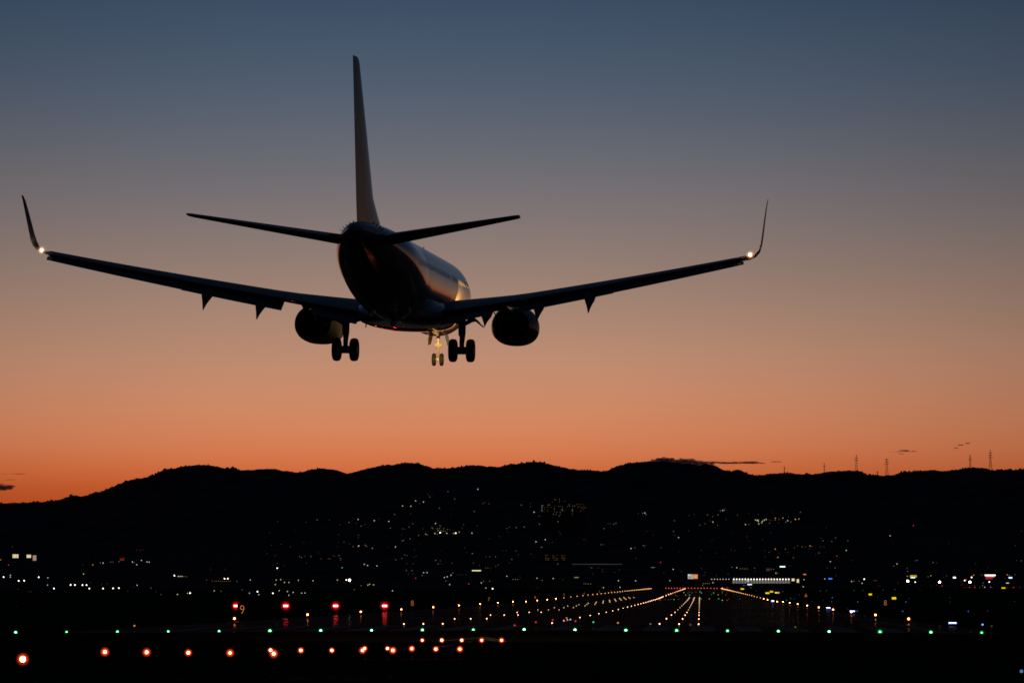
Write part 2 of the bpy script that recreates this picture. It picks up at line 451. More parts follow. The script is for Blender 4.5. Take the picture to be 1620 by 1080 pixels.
# tree crowns that roughen the skyline: one far-off wood
crown_V, crown_F = [], []
ICO = bmesh.new(); bmesh.ops.create_icosphere(ICO, subdivisions=1, radius=1.0)
icov = np.array([v.co[:] for v in ICO.verts]); icof = [tuple(v.index for v in f_.verts) for f_ in ICO.faces]; ICO.free()
for k in range(4200):
    a = RNG.uniform(-0.18, 0.18); t = 1.0 - abs(RNG.normal(0, 0.012))
    cl = float(vnoise(np.array(a * F / 22.0 + 2600)))
    if RNG.random() > 0.35 + 0.35 * cl: continue
    fw = H0 + t * (ridge_d(a) - H0); e = float(hill_e(a, fw))
    s = RNG.uniform(1.2, 2.9) * (1.8 if RNG.random() < 0.05 else 1) * (1 + 0.2 * cl)
    p = af(a, fw, CAMZ + e * fw + s * 0.25)
    q = icov * (1 + RNG.normal(0, 0.18, (len(icov), 1))) * s * np.array([1, 1, RNG.uniform(0.8, 1.35)]) + np.array(p)
    b = len(crown_V); crown_V += q.tolist(); crown_F += [tuple(i + b for i in f_) for f_ in icof]
tag(mesh('ridge_forest', crown_V, crown_F, LEAFM), 'far woodland roughening the skyline of the hills', 'woodland', kind='stuff')

# ------------------------------------------------------------------ clouds low over the ridge
def cloud(label, puffs, d, seed):
    """flattened lumps; puffs = [(u, v, half width px, half height px)]"""
    r = np.random.default_rng(seed); parts = []
    bm = bmesh.new(); bmesh.ops.create_icosphere(bm, subdivisions=3, radius=1.0)
    iv = np.array([v.co[:] for v in bm.verts]); if_ = [tuple(v.index for v in f_.verts) for f_ in bm.faces]; bm.free()
    c = at(puffs[0][0], puffs[0][1], d)
    for (u, v, hw, hh) in puffs:
        p = at(u, v, d + r.uniform(-5, 5)) - c
        w, h = hw * d / F, hh * d / F
        ph = r.uniform(0, 6, 6)
        n = 1 + 0.16 * np.sin(iv[:, 0] * 7 + ph[0]) * np.cos(iv[:, 1] * 5 + ph[1]) + 0.10 * np.sin(iv[:, 0] * 15 + ph[2] + iv[:, 2] * 6)
        q = iv * n[:, None] * np.array([w, w * 0.5, h]) + np.array(p)
        parts.append((q.tolist(), if_))
    o = mesh('cloud', *merge(parts), CLOUDM, smooth=True)
    o.location = c
    return tag(o, label, 'cloud', 'low dusk clouds')
cloud('dark grey lens-shaped cloud cut by the left edge above the ridge', [(-6, 770, 28, 5.6), (4, 771.5, 17, 4.2)], 14000, 1)
cloud('thin dark streak of cloud at the left edge', [(18, 749.3, 22, 0.55), (33, 749.2, 8, 0.7)], 14000, 2)
cloud('faint short streak of cloud below the thin one, left edge', [(16, 758.5, 9, 0.6)], 14000, 3)
cloud('grey cloud bank capping the broad hill right of centre', [(1044, 731, 18, 6.5), (1052, 728, 14, 5.3), (1066, 731, 22, 5.5), (1086, 731, 20, 6.6), (1100, 732, 20, 4.5), (1115, 733, 16, 3.2)], 13000, 4)
cloud('ragged dark cloud wisp trailing right from the capped hill', [(1123, 730.4, 11, 1.3), (1137, 731.2, 13, 1.7), (1150, 732.3, 12, 1.7), (1165, 731.7, 16, 2.0), (1183, 731.5, 16, 1.6), (1187, 730.5, 13, 1.5), (1195, 732.4, 16, 1.4)], 13000, 5)
cloud('tiny cloud fleck right of the ragged wisp', [(1228, 730, 9, 0.9)], 13000, 6)
cloud('small thin cloud above the right-hand pylons', [(1430, 712.2, 8, 1.1), (1440, 713.6, 11, 0.9), (1420, 714.2, 14, 0.6), (1425, 717.5, 5, 0.6)], 14000, 7)
cloud('faint cloud fleck high at the right, left piece', [(1513, 708.5, 4, 0.7), (1520, 703.6, 5, 0.9)], 14000, 8)
cloud('faint cloud fleck high at the right, right piece', [(1531, 701, 4, 0.9)], 14000, 9)

# ------------------------------------------------------------------ pylons on the ridge
def pylon(u, vtop, vbase, label, arms=3, red=False, wide=0.17):
    p, k = hill_point(u, vbase + 1.0)
    a, e = ray(u, vtop)
    h = CAMZ + e * k - p.z + 3
    root = empty('transmission_tower', p - Vector((0, 0, 3)))
    tag(root, label, 'pylon', 'pylons on the skyline')
    w = h * wide / 2; tw = 0.8; th = 0.28
    parts = []
    for sx_ in (-1, 1):
        for sy_ in (-1, 1):
            parts.append(tube_geo([(sx_ * w, sy_ * w, 0), (sx_ * w * 0.45, sy_ * w * 0.45, h * 0.55), (sx_ * tw, sy_ * tw, h)], th, 4))
    lv = np.linspace(0, 1, 8)
    for i in range(7):
        def ww(t): return float(np.interp(t, [0, 0.55, 1], [w, w * 0.45, tw]))
        for sy_ in (-1, 1):
            a0, a1 = ww(lv[i]), ww(lv[i + 1])
            parts.append(tube_geo([(-a0, sy_ * a0, lv[i] * h), (a1, sy_ * a1, lv[i + 1] * h)], th * 0.6, 4))
            parts.append(tube_geo([(a0, sy_ * a0, lv[i] * h), (-a1, sy_ * a1, lv[i + 1] * h)], th * 0.6, 4))
    mesh('lattice_body', *merge(parts), LATT, root)
    for i in range(arms):
        z = h * (0.66 + 0.13 * i); s = h * (0.14 - 0.02 * i)
        mesh('cross_arm', *tube_geo([(-s, 0, z - 0.4), (-s * .3, 0, z + 0.5), (s * .3, 0, z + 0.5), (s, 0, z - 0.4)], 0.55, 4), LATT, root)
    if red:
        o = new_obj('warning_lamp', sphere_mesh(lamp_mat('R', 1), 8), root); o.location = (0, 0, h + 1.4); o.scale = (1.8,) * 3
pylon(1241, 737, 746, 'smallest lattice pylon, leftmost of the skyline pylons', 1, wide=0.12)
pylon(1304, 732, 745, 'short thin pylon, second from the left on the skyline', 1, wide=0.10)
pylon(1355, 719, 743, 'tall tapering pylon, third from the left on the skyline', 2)
pylon(1388, 745, 750, 'stub of a pylon low in the skyline dip', 2, wide=0.2)
pylon(1403, 724.5, 750, 'tall pylon standing in the skyline dip', 3)
pylon(1535, 721, 739, 'slim pylon with a red lamp on top, right skyline', 2, True)
pylon(1567, 714, 739, 'tall many-armed pylon, rightmost on the skyline', 4)

# ------------------------------------------------------------------ town lights
def zone(u, v):
    h = ('at the far left', 'left of the airliner', 'below the airliner', 'right of centre', 'above the runway', 'at the far right')[min(5, max(0, int(u // 270)))]
    w = 'high on the dark hillside' if v < 835 else 'low on the dark hillside' if v < 872 else 'at the foot of the hills' if v < 905 else 'along the far airfield edge'
    return w, h
_lm = {}
def lamp_mesh(c, lev, r, hgt):
    key = (c, lev, round(r, 2), round(hgt, 1))
    if key not in _lm:
        pr = max(0.06, 0.1 * r)
        prof_ = [(pr * 1.6, 0), (pr, 0.3), (pr, hgt - r * 0.98)] + [(r * math.cos(t), hgt + r * math.sin(t)) for t in np.linspace(-1.1, 1.35, 6)]
        Vv, Ff = lathe_geo(prof_, 8)
        me = bpy.data.meshes.new('town_lamp')
        me.from_pydata(Vv, [], Ff)
        me.materials.append(POLE); me.materials.append(lamp_mat(c, lev))
        fm = [0] * 16 + [0] * 8 + [1] * (len(Ff) - 26) + [0, 1]
        me.polygons.foreach_set('material_index', fm)
        me.polygons.foreach_set('use_smooth', [True] * len(Ff))
        _lm[key] = me
    return _lm[key]
small = {}
def town(u, v, c='W', lev=1):
    """one lamp of the town; the faint ones are gathered into one mass of lights"""
    a, e = ray(u, v)
    if v < 925:
        fws = np.arange(H0, 10200, 12.0)
        hit = np.nonzero(hill_e(np.full_like(fws, a), fws) >= e - 4.0 / fws)[0]
        k = float(fws[hit[0]]) if len(hit) else 8800.0
        p = af(a, k, CAMZ + e * k); r = RAD[lev] * k / F
        foot = Vector((p.x, p.y, max(prof(p.y), CAMZ + float(hill_e(a, k)) * k) - 0.3)); hgt = max(p.z - foot.z, 2.2 * r + 0.4)
        foot.z = p.z - hgt
    else:
        q = on_ground(u, v, 1.6); k = -q.x * SY + q.y * CY
        p = af(a, k, CAMZ + e * k); r = RAD[lev] * k / F
        foot = Vector((p.x, p.y, surf(p.x, p.y) - 0.05)); hgt = max(p.z - foot.z, 2.2 * r)
    if lev < 2:
        small.setdefault((c, lev), []).append((foot, r, hgt))
        return
    o = new_obj('town_lamp', lamp_mesh(c, lev, r, hgt)); o.location = foot
    w, h = zone(u, v)
    size = {2: 'small', 3: 'bright', 4: 'dazzling'}[lev]
    tag(o, '%s %s lamp %s, %s' % (size, CNAME[c], w, h), 'street lamp', '%s %s lamps %s %s' % (size, CNAME[c], w, h))
def dots(ox, oy, s, txt):
    for it in txt.split():
        q = it.split(',')
        town(ox + float(q[0]) / s, oy + float(q[1]) / s, q[2] if len(q) > 2 else 'W', int(q[3]) if len(q) > 3 else 1)
S1 = 3.857
dots(0, 860, S1, '''22,201,W,3 63,190,W,2 63,201,W,2 114,224,W,3 147,223,W,3 236,202,W,3 292,206,W,2 290,250,C,2 329,271,W,3 431,249,W,3 457,249,W,3
503,250,W,3 528,250,W,3 545,271,W,3 629,271,W,3 690,270,W,3 725,268,W,3 510,182,W,2 837,251,W,2 565,93,O,2 566,111,O,2 566,127,O,2 505,127,W,0
613,114,W,1 629,116,W,2 676,110,Y,1 689,110,O,1 725,107,W,1 808,109,W,2 818,113,W,1 834,126,W,2 863,100,W,2 897,109,W,2 910,110,W,2 834,37,R,1
855,38,R,1 871,35,R,1 1285,152,R,1 1373,153,R,1 1064,192,W,3 1088,197,W,2 1099,197,W,2 1111,197,Y,2 1123,198,Y,1 1138,199,Y,1 1370,211,W,3
1390,211,W,3 1446,228,Y,1 1527,219,W,2 1307,285,W,2 1349,288,Y,1 1478,279,Y,1 1522,299,Y,2 1570,290,W,2 1579,308,Y,1 1145,300,Y,2 1160,299,W,3
1083,307,W,2 983,307,Y,1 950,291,W,0 921,268,W,1 52,128,R,2 3,96,O,2 76,16,W,0 1260,219,O,1 1295,226,O,1 1310,226,O,1 1322,226,O,1 1334,226,O,1 1346,226,O,1
1358,226,O,1 1370,226,O,1 1382,226,O,1 1394,226,O,1 1405,226,O,1 110,275,Y,0 175,290,Y,0 190,290,Y,0 553,235,Y,0 620,243,L,0 653,240,L,0 780,287,W,0 815,262,O,0''')
dots(400, 860, S1, '''612,15,Y,1 645,12,W,2 686,8,Y,1 694,14,Y,1 728,27,Y,1 871,17,W,1 285,77,Y,1 297,82,W,1 318,73,W,0 354,76,W,1 416,89,O,1 460,90,O,1
472,90,O,1 490,72,W,0 525,71,Y,1 535,88,Y,1 535,98,O,1 148,118,O,1 149,147,W,3 193,131,R,1 545,144,G,2 680,123,Y,2 700,131,W,2 757,133,Y,2
872,96,Y,1 908,88,W,0 927,68,W,0 940,70,W,0 142,219,Y,2 170,217,Y,2 193,234,Y,2 220,234,Y,2 137,247,Y,2 278,221,Y,2 367,223,Y,2 516,219,Y,2
570,219,W,3 590,220,W,4 28,290,W,3 36,308,Y,2 122,300,W,3 161,284,Y,2 211,289,W,2 246,295,W,2 219,312,Y,2 298,299,W,2 318,298,W,2 620,278,Y,1
661,254,Y,1 702,250,Y,2 712,245,Y,2 737,248,Y,2 852,285,W,2 937,161,W,1 970,162,W,1 1042,174,W,2 1064,174,W,2 1034,191,W,1 1169,204,W,2
1186,199,W,2 1178,225,Y,1 1209,190,W,2 1219,177,Y,1 1201,247,W,2 994,208,R,2 1318,242,R,2 1394,236,W,2 1408,226,W,1 1445,226,W,1 1422,268,W,2
1463,272,W,3 1550,196,Y,2 1588,216,W,1 1602,216,W,1 1118,98,W,0 1145,99,O,0 1131,121,W,1 1214,118,W,0 1340,57,W,1 1420,145,O,1 1434,146,O,1
1446,77,O,1 1480,76,O,1 1482,135,O,1 1498,127,O,1 1580,93,W,1 979,120,R,1 1150,40,R,0 1250,187,O,0 1265,187,O,0 1280,187,O,0 1300,187,O,0 950,180,C,0 978,180,C,0''')
dots(800, 860, S1, '''7,196,Y,1 45,216,Y,1 60,216,Y,1 75,216,Y,1 87,200,W,0 191,208,Y,2 222,221,W,1 290,210,Y,2 348,218,W,0 478,241,Y,1 490,243,Y,1 503,243,Y,1
518,243,Y,1 597,266,W,2 697,264,W,2 688,223,W,2 793,224,W,2 1002,223,W,2 1022,154,Y,2 945,112,R,2 566,146,R,1 512,140,Y,0 525,145,Y,1 533,183,W,0
590,170,W,0 664,172,W,0 694,157,W,0 1072,169,W,0 218,20,W,1 62,42,W,0 38,92,W,0 318,122,Y,1 765,27,W,2 788,23,Y,1 840,8,Y,1 948,22,W,0 965,174,R,1
1128,177,R,1 1216,174,R,1 195,267,R,1 1193,150,W,0 1380,141,W,1 1410,144,W,2 1432,151,Y,1 1446,151,Y,1 1460,151,Y,1 1475,151,Y,1 1520,146,Y,0''')
Z1 = 8.1
dots(1080, 890, Z1, '''730,275,W,2 750,262,W,1 965,275,W,2 1040,275,W,2 1105,275,W,3 1190,243,O,2 1212,246,O,2 1237,254,L,2 1252,247,L,2 1268,250,Y,2 1294,250,W,2 1383,248,W,1
1423,275,W,3 388,250,W,2 257,285,W,1 265,262,Y,1 290,262,Y,1 315,262,Y,1 340,262,Y,1 1545,303,W,2 1527,213,W,2 1555,213,W,2 850,302,R,1 875,315,Y,1
780,287,O,1 800,287,O,1 1080,77,Y,1 1105,77,Y,1 1133,77,Y,1 1165,80,Y,1 1080,95,Y,1 1105,95,Y,1 1133,95,Y,0 1195,130,Y,2 1220,131,O,1 432,160,W,0 275,160,W,0''')
dots(1200, 860, S1, '''405,212,C,2 568,228,W,2 583,226,W,1 645,214,W,3 632,239,W,2 613,226,W,1 706,222,O,1 718,222,O,1 733,254,R,1 472,186,O,0 473,197,O,0 911,226,W,4
957,232,W,3 1105,232,W,4 1120,255,R,2 1092,232,R,1 907,150,W,0 910,167,W,1 908,196,O,2 1052,193,O,2 1148,193,O,1 1035,199,W,1 1130,202,W,0 1198,197,W,1
1258,222,W,3 1290,232,W,4 1268,217,R,2 1300,203,W,3 1312,190,O,2 1358,188,O,1 1367,192,W,0 1408,231,W,3 1372,237,W,1 1367,252,W,1 1518,187,O,2 1530,191,W,1
1567,186,O,1 1380,263,C,2 1416,263,B,2 1253,264,R,1 1268,264,R,1 1288,264,R,2 1320,264,R,2 1350,264,O,1 1425,265,R,1 1518,265,R,1 1555,265,R,2 1575,264,R,0
1596,265,R,1 1208,264,R,0 852,236,R,1 1233,227,O,0 1245,245,R,1 1238,250,R,1 1505,210,R,0''')
dots(560, 760, 5.4, '''35,330,Y,2 173,340,W,2 297,347,W,2 348,287,W,1 415,215,Y,2 486,217,Y,2 483,281,Y,0 526,172,W,2 594,181,W,2 560,194,W,0 632,118,W,0
647,138,Y,1 669,121,R,0 803,93,W,1 860,156,W,1 1058,72,W,2 730,233,W,1 827,290,R,0 1029,262,W,1 1102,194,O,1 1120,183,Y,0 1154,196,O,1 1429,206,Y,1
1538,268,W,2 697,364,W,2 735,383,W,1 666,400,Y,1 674,408,Y,1 712,409,Y,1 731,407,Y,1 767,408,Y,1 745,393,W,0 714,427,L,1 723,427,Y,1 743,425,Y,1
736,443,W,3 757,435,O,1 765,428,Y,1 785,432,O,1 799,416,Y,1 820,416,W,0 692,450,Y,2 711,455,C,1 793,449,Y,2 842,450,O,1 853,449,O,2 869,447,W,3
899,438,O,2 925,402,W,0 937,373,O,1 1008,447,W,2 1053,383,W,0 613,456,O,2 627,463,Y,1 551,466,W,1 502,367,W,1 471,396,Y,1 414,409,O,1 432,412,W,0
478,496,W,1 411,514,W,1 423,508,W,1 355,565,W,2 311,404,W,1 92,373,W,0 61,388,W,1 20,364,W,0 210,325,O,0 41,555,W,2 35,561,Y,1 95,549,Y,1 107,559,Y,1
156,577,Y,2 1308,407,O,1 1330,395,O,1 1316,436,O,0 1387,399,W,1 1455,395,W,1 1584,370,Y,1 1555,521,W,2 1603,568,Y,1 1383,599,W,1 1274,595,O,0
1300,594,W,0 1349,670,W,1 1160,648,O,1 1210,648,O,1 1128,648,W,0 1010,621,W,1 1020,703,O,1 697,679,W,1 737,685,W,0 719,710,W,1 747,708,O,0 836,704,W,1
747,596,R,0 560,543,R,0 433,632,W,1 453,637,W,1 408,663,W,1 510,652,W,0 530,643,W,0 508,708,R,1 450,706,W,0''')
dots(1180, 780, 6.23, '''95,260,L,2 110,266,L,2 120,263,L,2 122,274,Y,2 127,299,L,2 156,289,L,2 163,274,L,2 171,260,Y,1 183,263,L,2 201,256,L,2 30,306,O,1
233,293,L,1 233,262,W,0 250,268,W,0 291,244,O,2 290,262,Y,1 325,255,Y,1 365,243,O,2 418,231,W,0 412,269,W,2 394,283,W,1 443,280,W,1 488,255,Y,2
523,251,O,2 320,293,W,0 263,190,O,0 537,186,W,1 760,466,W,1 884,438,W,1 847,473,Y,1 1005,467,W,1 990,561,L,2 1422,417,Y,2 1443,493,R,0 897,617,R,2
1050,660,R,1 832,671,Y,2 1489,694,Y,2 1457,714,Y,1 1590,736,O,1 290,548,O,2 228,580,O,1 388,548,L,1 185,566,O,0 315,629,O,2 478,535,O,1 509,517,O,1
555,526,W,1 585,526,W,0 632,517,O,2 650,523,O,1 735,530,W,0 770,526,W,0 720,586,W,1 785,580,R,0 687,599,O,0 467,634,Y,1 412,583,W,0 333,586,O,0
434,714,O,0 87,735,Y,1 803,734,W,0 880,734,W,1''')
dots(800, 680, S1, '''849,505,W,2 857,514,W,1 836,507,W,1 810,507,W,0 1030,552,W,1 1232,517,W,1 1296,517,W,1 1264,526,G,1 1245,553,G,0 1265,560,Y,2 1325,489,W,2
1335,489,W,1 1310,492,W,1 1216,570,O,1 1184,580,O,1 1293,580,O,1 1345,545,W,0 1415,519,O,1 1484,507,O,0 1463,575,Y,2 1485,575,O,1 625,570,W,0
640,570,Y,0 660,573,Y,1 673,568,Y,1 600,600,W,1 1024,617,W,1 1030,638,W,0 1055,655,W,2 583,698,W,1 597,698,W,0 841,703,W,1 847,711,W,0 949,717,W,0
478,667,W,0 242,667,W,2 185,681,W,2 220,714,W,1 62,737,W,0 346,592,O,0 1120,520,W,0 1150,515,W,0''')
dots(1200, 680, S1, '''945,582,R,2 1065,806,W,1 955,796,W,0 967,794,W,1 1088,808,W,0 1325,814,W,0 1402,836,O,0 1566,703,W,0 1605,616,W,0 1603,796,W,1 1574,795,W,0 1160,690,O,0''')
dots(400, 680, S1, '''151,557,W,0 393,547,W,1 468,548,W,0 326,562,W,0 530,575,W,0 586,562,W,1 173,696,W,0 310,684,O,0 360,682,R,0 556,682,O,1 517,710,O,0
520,682,O,0 590,693,W,0''')
dots(810, 770, 10.125, '''353,403,W,2 148,287,Y,1 295,260,W,0 297,310,W,0 1103,432,Y,3 575,567,Y,1 592,550,Y,1 610,557,L,2 633,550,L,2 683,537,Y,1 700,553,W,2 740,553,L,2
680,578,O,2 660,575,O,1 440,592,Y,1 512,595,Y,1 985,588,R,1 1153,595,W,0 805,643,O,0 70,648,W,1 197,636,Y,1 1473,663,W,1 550,460,O,0 550,490,O,0
650,480,O,1 755,497,W,0 430,460,W,0 885,445,W,0''')
# faint scattered glimmers of the same town
for k in range(70):
    u = RNG.uniform(420, 1330); v = float(np.clip(RNG.normal(858, 26), 800, 925))
    town(u, v, 'WYOWR'[int(RNG.integers(0, 5))], 0)
for (c, lev), L in small.items():
    parts = []; fm = []
    for foot, r, hgt in L:
        prof_ = [(0.12 * r, 0), (0.1 * r, hgt - r)] + [(r * math.cos(t), hgt + r * math.sin(t)) for t in np.linspace(-1.1, 1.35, 4)]
        v_, f_ = lathe_geo(prof_, 6)
        parts.append(([Vector(q) + foot for q in v_], f_))
        fm += [0] * 12 + [1] * (len(f_) - 14) + [0, 1]
    Vv, Ff = merge(parts)
    tag(mesh('distant_town_lights', Vv, Ff, [POLE, lamp_mat(c, lev)], fm=fm), '%s %s pinprick lights scattered over the far town and hillside' % ('faintest' if lev == 0 else 'faint', CNAME[c]), 'town lights', kind='stuff')

# ------------------------------------------------------------------ buildings
def building(name, label, u0, u1, v0, v1, k, depth, wall=WALLD, cat='building', group=None, roof=None):
    """a block standing on the ground, its front facing the runway; returns its root and a function pixel -> local front point"""
    a0, e1 = ray(u0, v1); a1, e0 = ray(u1, v0); am = (a0 + a1) / 2
    if k is None:
        k = hill_point((u0 + u1) / 2, v1)[1]
    base_z = (CAMZ + float(hill_e(am, k)) * k) if k > H0 + 200 else prof(k)
    bottom = min(base_z, CAMZ + e1 * k) - 1.0
    w = (a1 - a0) * k; top = CAMZ + e0 * k
    root = empty(name, af(am, k, bottom), YAW)
    tag(root, label, cat, group)
    box('wall', (-w / 2, w / 2, 0, depth, 0, top - bottom), wall, root)
    if roof:
        n = 14
        pr = [(-w / 2 - 1, top - bottom + 0.02)] + [(-w / 2 - 1 + (w + 2) * i / n, top - bottom + 0.05 + roof * math.sin(math.pi * i / n)) for i in range(n + 1)] + [(w / 2 + 1, top - bottom + 0.02)]
        rr = [[(x, y, z) for x, z in pr] for y in (-1.5, depth + 1.5)]
        mesh('roof', *loft(rr), ROOFW, root)
    else:
        box('roof', (-w / 2 - .4, w / 2 + .4, -.4, depth + .4, top - bottom + .01, top - bottom + .7), WALLD, root)
    def loc(u, v):
        a, e = ray(u, v)
        return (a - am) * k, CAMZ + e * k - bottom
    return root, loc
def pane(root, loc, u0, u1, v0, v1, m, name='lit_window', proud=0.25):
    x0, z1 = loc(u0, v0); x1, z0 = loc(u1, v1)
    return box(name, (x0, x1, -proud, -0.02, z0, z1), m, root)
LITW = glow('lit_window_white', (1.0, 0.88, 0.68), 0.55)
LITD = glow('lit_window_dim', (0.9, 0.95, 0.8), 0.10)
LITO = glow('lit_window_orange', (1.0, 0.55, 0.18), 0.075)
LITY = glow('lit_window_yellow', (1.0, 0.86, 0.45), 0.75)
WALL_GLOW = glow('lamplit_wall_glow', (1.0, 0.95, 0.85), 0.14)  # lamplight on the wall, put in as glow
# terminal with a lamp row; lamplight on its wall painted as glowing panels
term, L = building('terminal_building', 'long low terminal with a lamplit upper wall and a row of white lamps', 1158, 1270, 913.6, 929, 3300, 22)
for i in range(20):
    u = 1160.8 + i * 4.58
    pane(term, L, u - 1.9, u + 1.9, 916.6, 922.2, WALL_GLOW, 'wall_glow_panel')
    x, z = L(u, 915.7)
    o = new_obj('facade_lamp', sphere_mesh(lamp_mat('W', 3), 8), term); o.location = (x, -0.5, z); o.scale = (0.6,) * 3
pane(term, L, 1252.5, 1257, 914.5, 918.5, LITY); pane(term, L, 1260.5, 1264, 915.5, 921, LITY)
pane(term, L, 1181, 1188, 917, 919.5, glow('white_blue_panel', (0.75, 0.85, 1.0), 0.45), 'lit_window', 0.4)
pane(term, L, 1185, 1188, 918, 921.5, LITO, 'lit_window', 0.55)
for i in range(8):
    town(1125.8 + i * 4.55, 915.6, 'W', 2 if i < 7 else 1)
# arched hangar
hang, L = building('hangar', 'dark hangar with a long pale lit roof edge', 903, 988, 892.3, 896.5, None, 60, roof=1.6)
pane(hang, L, 905, 984, 891.4, 892.4, glow('eave_glow', (.85, .88, .9), 0.04), 'glowing_eave_edge', 2.5)  # glow added along the eave to show its pale line
# hillside apartment blocks with lit windows
def block(label, rect, wins, k=7300):
    r, L = building('apartment_block', label, *rect, k, 16, group='hillside apartment blocks')
    for (x, y, w, h, m) in wins:
        u, v = 810 + x / 10.125, 770 + y / 10.125
        pane(r, L, u - w / 2, u + w / 2, v - h / 2, v + h / 2, m)
block('hillside apartment block with a bright lit stairwell strip, leftmost of the group', (855.5, 865, 797, 818), [(485, 297, 3.2, 1.2, LITD), (480, 325, 1.3, 2.6, LITD), (480, 370, 1.3, 4, LITD), (520, 330, .9, .9, LITO), (525, 360, .9, .9, LITO), (510, 390, .9, .9, LITO)])
block('hillside apartment block with one bright top-floor window', (865.5, 873.5, 796, 818), [(590, 285, 2.8, 1.2, LITD), (575, 365, 1, 1, LITO), (565, 390, 1, 1, LITO), (625, 325, 1, 1, LITO), (575, 322, .9, .9, LITD)])
block('tallest hillside apartment block of the group, second row', (874, 882.5, 787, 818), [(688, 202, 1.3, 1.3, LITD), (677, 310, 1, 1, LITO), (677, 350, 1.2, 1.2, LITD), (663, 433, 1.2, 1.2, LITD), (707, 437, 1.1, 1.1, LITD), (720, 403, 1.8, 1.1, LITO), (680, 395, .9, .9, LITD), (645, 240, .9, .9, LITO)])
block('hillside apartment block with a column of lit landings', (883, 891.5, 787.5, 818), [(745, 310, 1.6, 1, LITO), (773, 310, 1, 1, LITO), (760, 190, 1, 1.4, LITO), (760, 215, 1, 1.2, LITO), (760, 242, 1, 1.2, LITO), (773, 403, 1.8, 1.1, LITO), (757, 460, 1, 1.4, LITD), (773, 435, 1, 1, LITD), (807, 365, 1.1, 3.6, LITD), (775, 365, .9, .9, LITO), (805, 322, .9, .9, LITD)])
block('hillside apartment block with a few dim windows, fifth of the group', (892, 903, 792, 816), [(845, 225, 1.6, 1.2, LITO), (918, 300, 1.6, 1.5, LITO), (918, 279, 2.6, .8, LITO), (855, 365, .9, .9, LITO), (890, 310, .9, .9, LITO)])
block('hillside apartment block with a tall narrow lit strip', (903.5, 910, 797, 818), [(968, 370, 1.1, 4.4, LITD), (1002, 303, 1.2, 1.4, LITD), (967, 415, 1, 1, LITO), (965, 450, 1.2, .9, LITO), (970, 305, 1, .9, LITD)])
block('wide hillside apartment block with lit top-floor galleries, rightmost of the group', (911, 928.5, 796.5, 818), [(1038, 280, 1.7, .8, LITO), (1065, 278, 1.5, .7, LITO), (1103, 278, 1.8, .9, LITO), (1150, 280, 1.6, .6, LITO), (1062, 318, 2, 1, LITO), (1103, 318, 1.4, 1, LITO), (1123, 341, 1.4, 1.1, LITO), (1103, 383, 1.3, 1.3, LITO), (1145, 318, 1, 1, LITO), (1165, 328, 1.2, .8, LITO), (1182, 332, 1, 1, LITO), (1145, 355, .9, .9, LITO)])
for bi, (u0, u1) in enumerate(((862, 869), (873.5, 884), (887.5, 897))):
    r, L = building('apartment_block', ('left', 'middle', 'right')[bi] + ' block of three with many orange windows, foot of the hills', u0, u1, 875, 890, 5600, 14, group='orange-windowed blocks')
    for i in range(3 if bi != 1 else 4):
        for j in range(4):
            if RNG.random() < 0.68:
                u = u0 + 1.4 + i * 2.3; v = 877.5 + j * 2.5
                pane(r, L, u - .55, u + .55, v - .6, v + .6, LITO)
# lit buildings at the far left
r, L = building('office_block', 'dark block with two glowing windows and a pink panel, far left', 16, 62, 873.5, 888.5, None, 20)
pane(r, L, 20, 29, 876.2, 882, LITY); pane(r, L, 42.2, 49, 877, 881.8, LITY); pane(r, L, 52, 57.4, 877.8, 886.2, glow('pink_panel', (0.85, 0.55, 0.42), 0.4), 'lit_panel')
for i, x in enumerate((22, 26)):
    pane(r, L, x - .15, x + .15, 876.2, 882, DARKM, 'window_bar', 0.35)
r, L = building('tower_block', 'narrow dark tower carrying three stacked orange lamps', 143, 151, 880, 896, None, 10)
# ------------------------------------------------------------------ lit signs and panels
def lit_sign(name, label, u, v, w, h, bands, k=None, cat='sign', group=None, back=None):
    """a real board on two posts; bands = [(x0, x1, y0, y1, colour, strength)] in fractions of the board"""
    if k is None:
        p = on_ground(u, v + h / 2 + 1.5, 0.0); k = -p.x * SY + p.y * CY
    a, e = ray(u, v)
    W, H = w * k / F, h * k / F
    c = af(a, k, CAMZ + e * k)
    g = surf(c.x, c.y) if k < H0 + 200 else CAMZ + float(hill_e(a, k)) * k
    root = empty(name, (c.x, c.y, g), YAW)
    tag(root, label, cat, group)
    z0 = c.z - H / 2 - g; z1 = c.z + H / 2 - g
    t = max(0.06, min(0.5, H * 0.2))
    box('board', (-W / 2 - t * .3, W / 2 + t * .3, 0, t, z0 - t * .3, z1 + t * .3), LAMPB, root)
    if z0 > 0.05:
        for s in (-1, 1):
            box('post', (s * W * 0.35 - t * .3, s * W * 0.35 + t * .3, t * .2, t * .8, -0.1, z0 - t * .3), POLE, root)
    for (x0, x1, y0, y1, c_, st) in bands:
        m = glow('sign_face', c_, st)
        box('lit_face', (-W / 2 + x0 * W, -W / 2 + x1 * W, -0.02 - t * .1, -0.005, z0 + y0 * H, z0 + y1 * H), m, root)
    return root
YEL = (1.0, 0.72, 0.0); ORG = (1.0, 0.45, 0.08); WHT = (1.0, 0.96, 0.9); BLU = (0.05, 0.12, 1.0); RED = (1.0, 0.06, 0.05)
lit_sign('billboard', 'floodlit billboard, white left half and orange right half, above the runway end', 1096, 911.5, 15.6, 7.2,
         [(0, .58, 0, 1, (0.75, 0.75, 0.66), 0.5), (.6, 1, 0.05, 1, (1.0, 0.30, 0.06), 0.75), (.02, .3, .78, .97, (0.9, 1.0, 0.9), 1.2), (.1, .45, .3, .5, (0.9, 0.4, 0.3), 0.35), (.72, .88, .3, .62, (1.0, 0.5, 0.2), 0.95)], 3350, 'billboard')
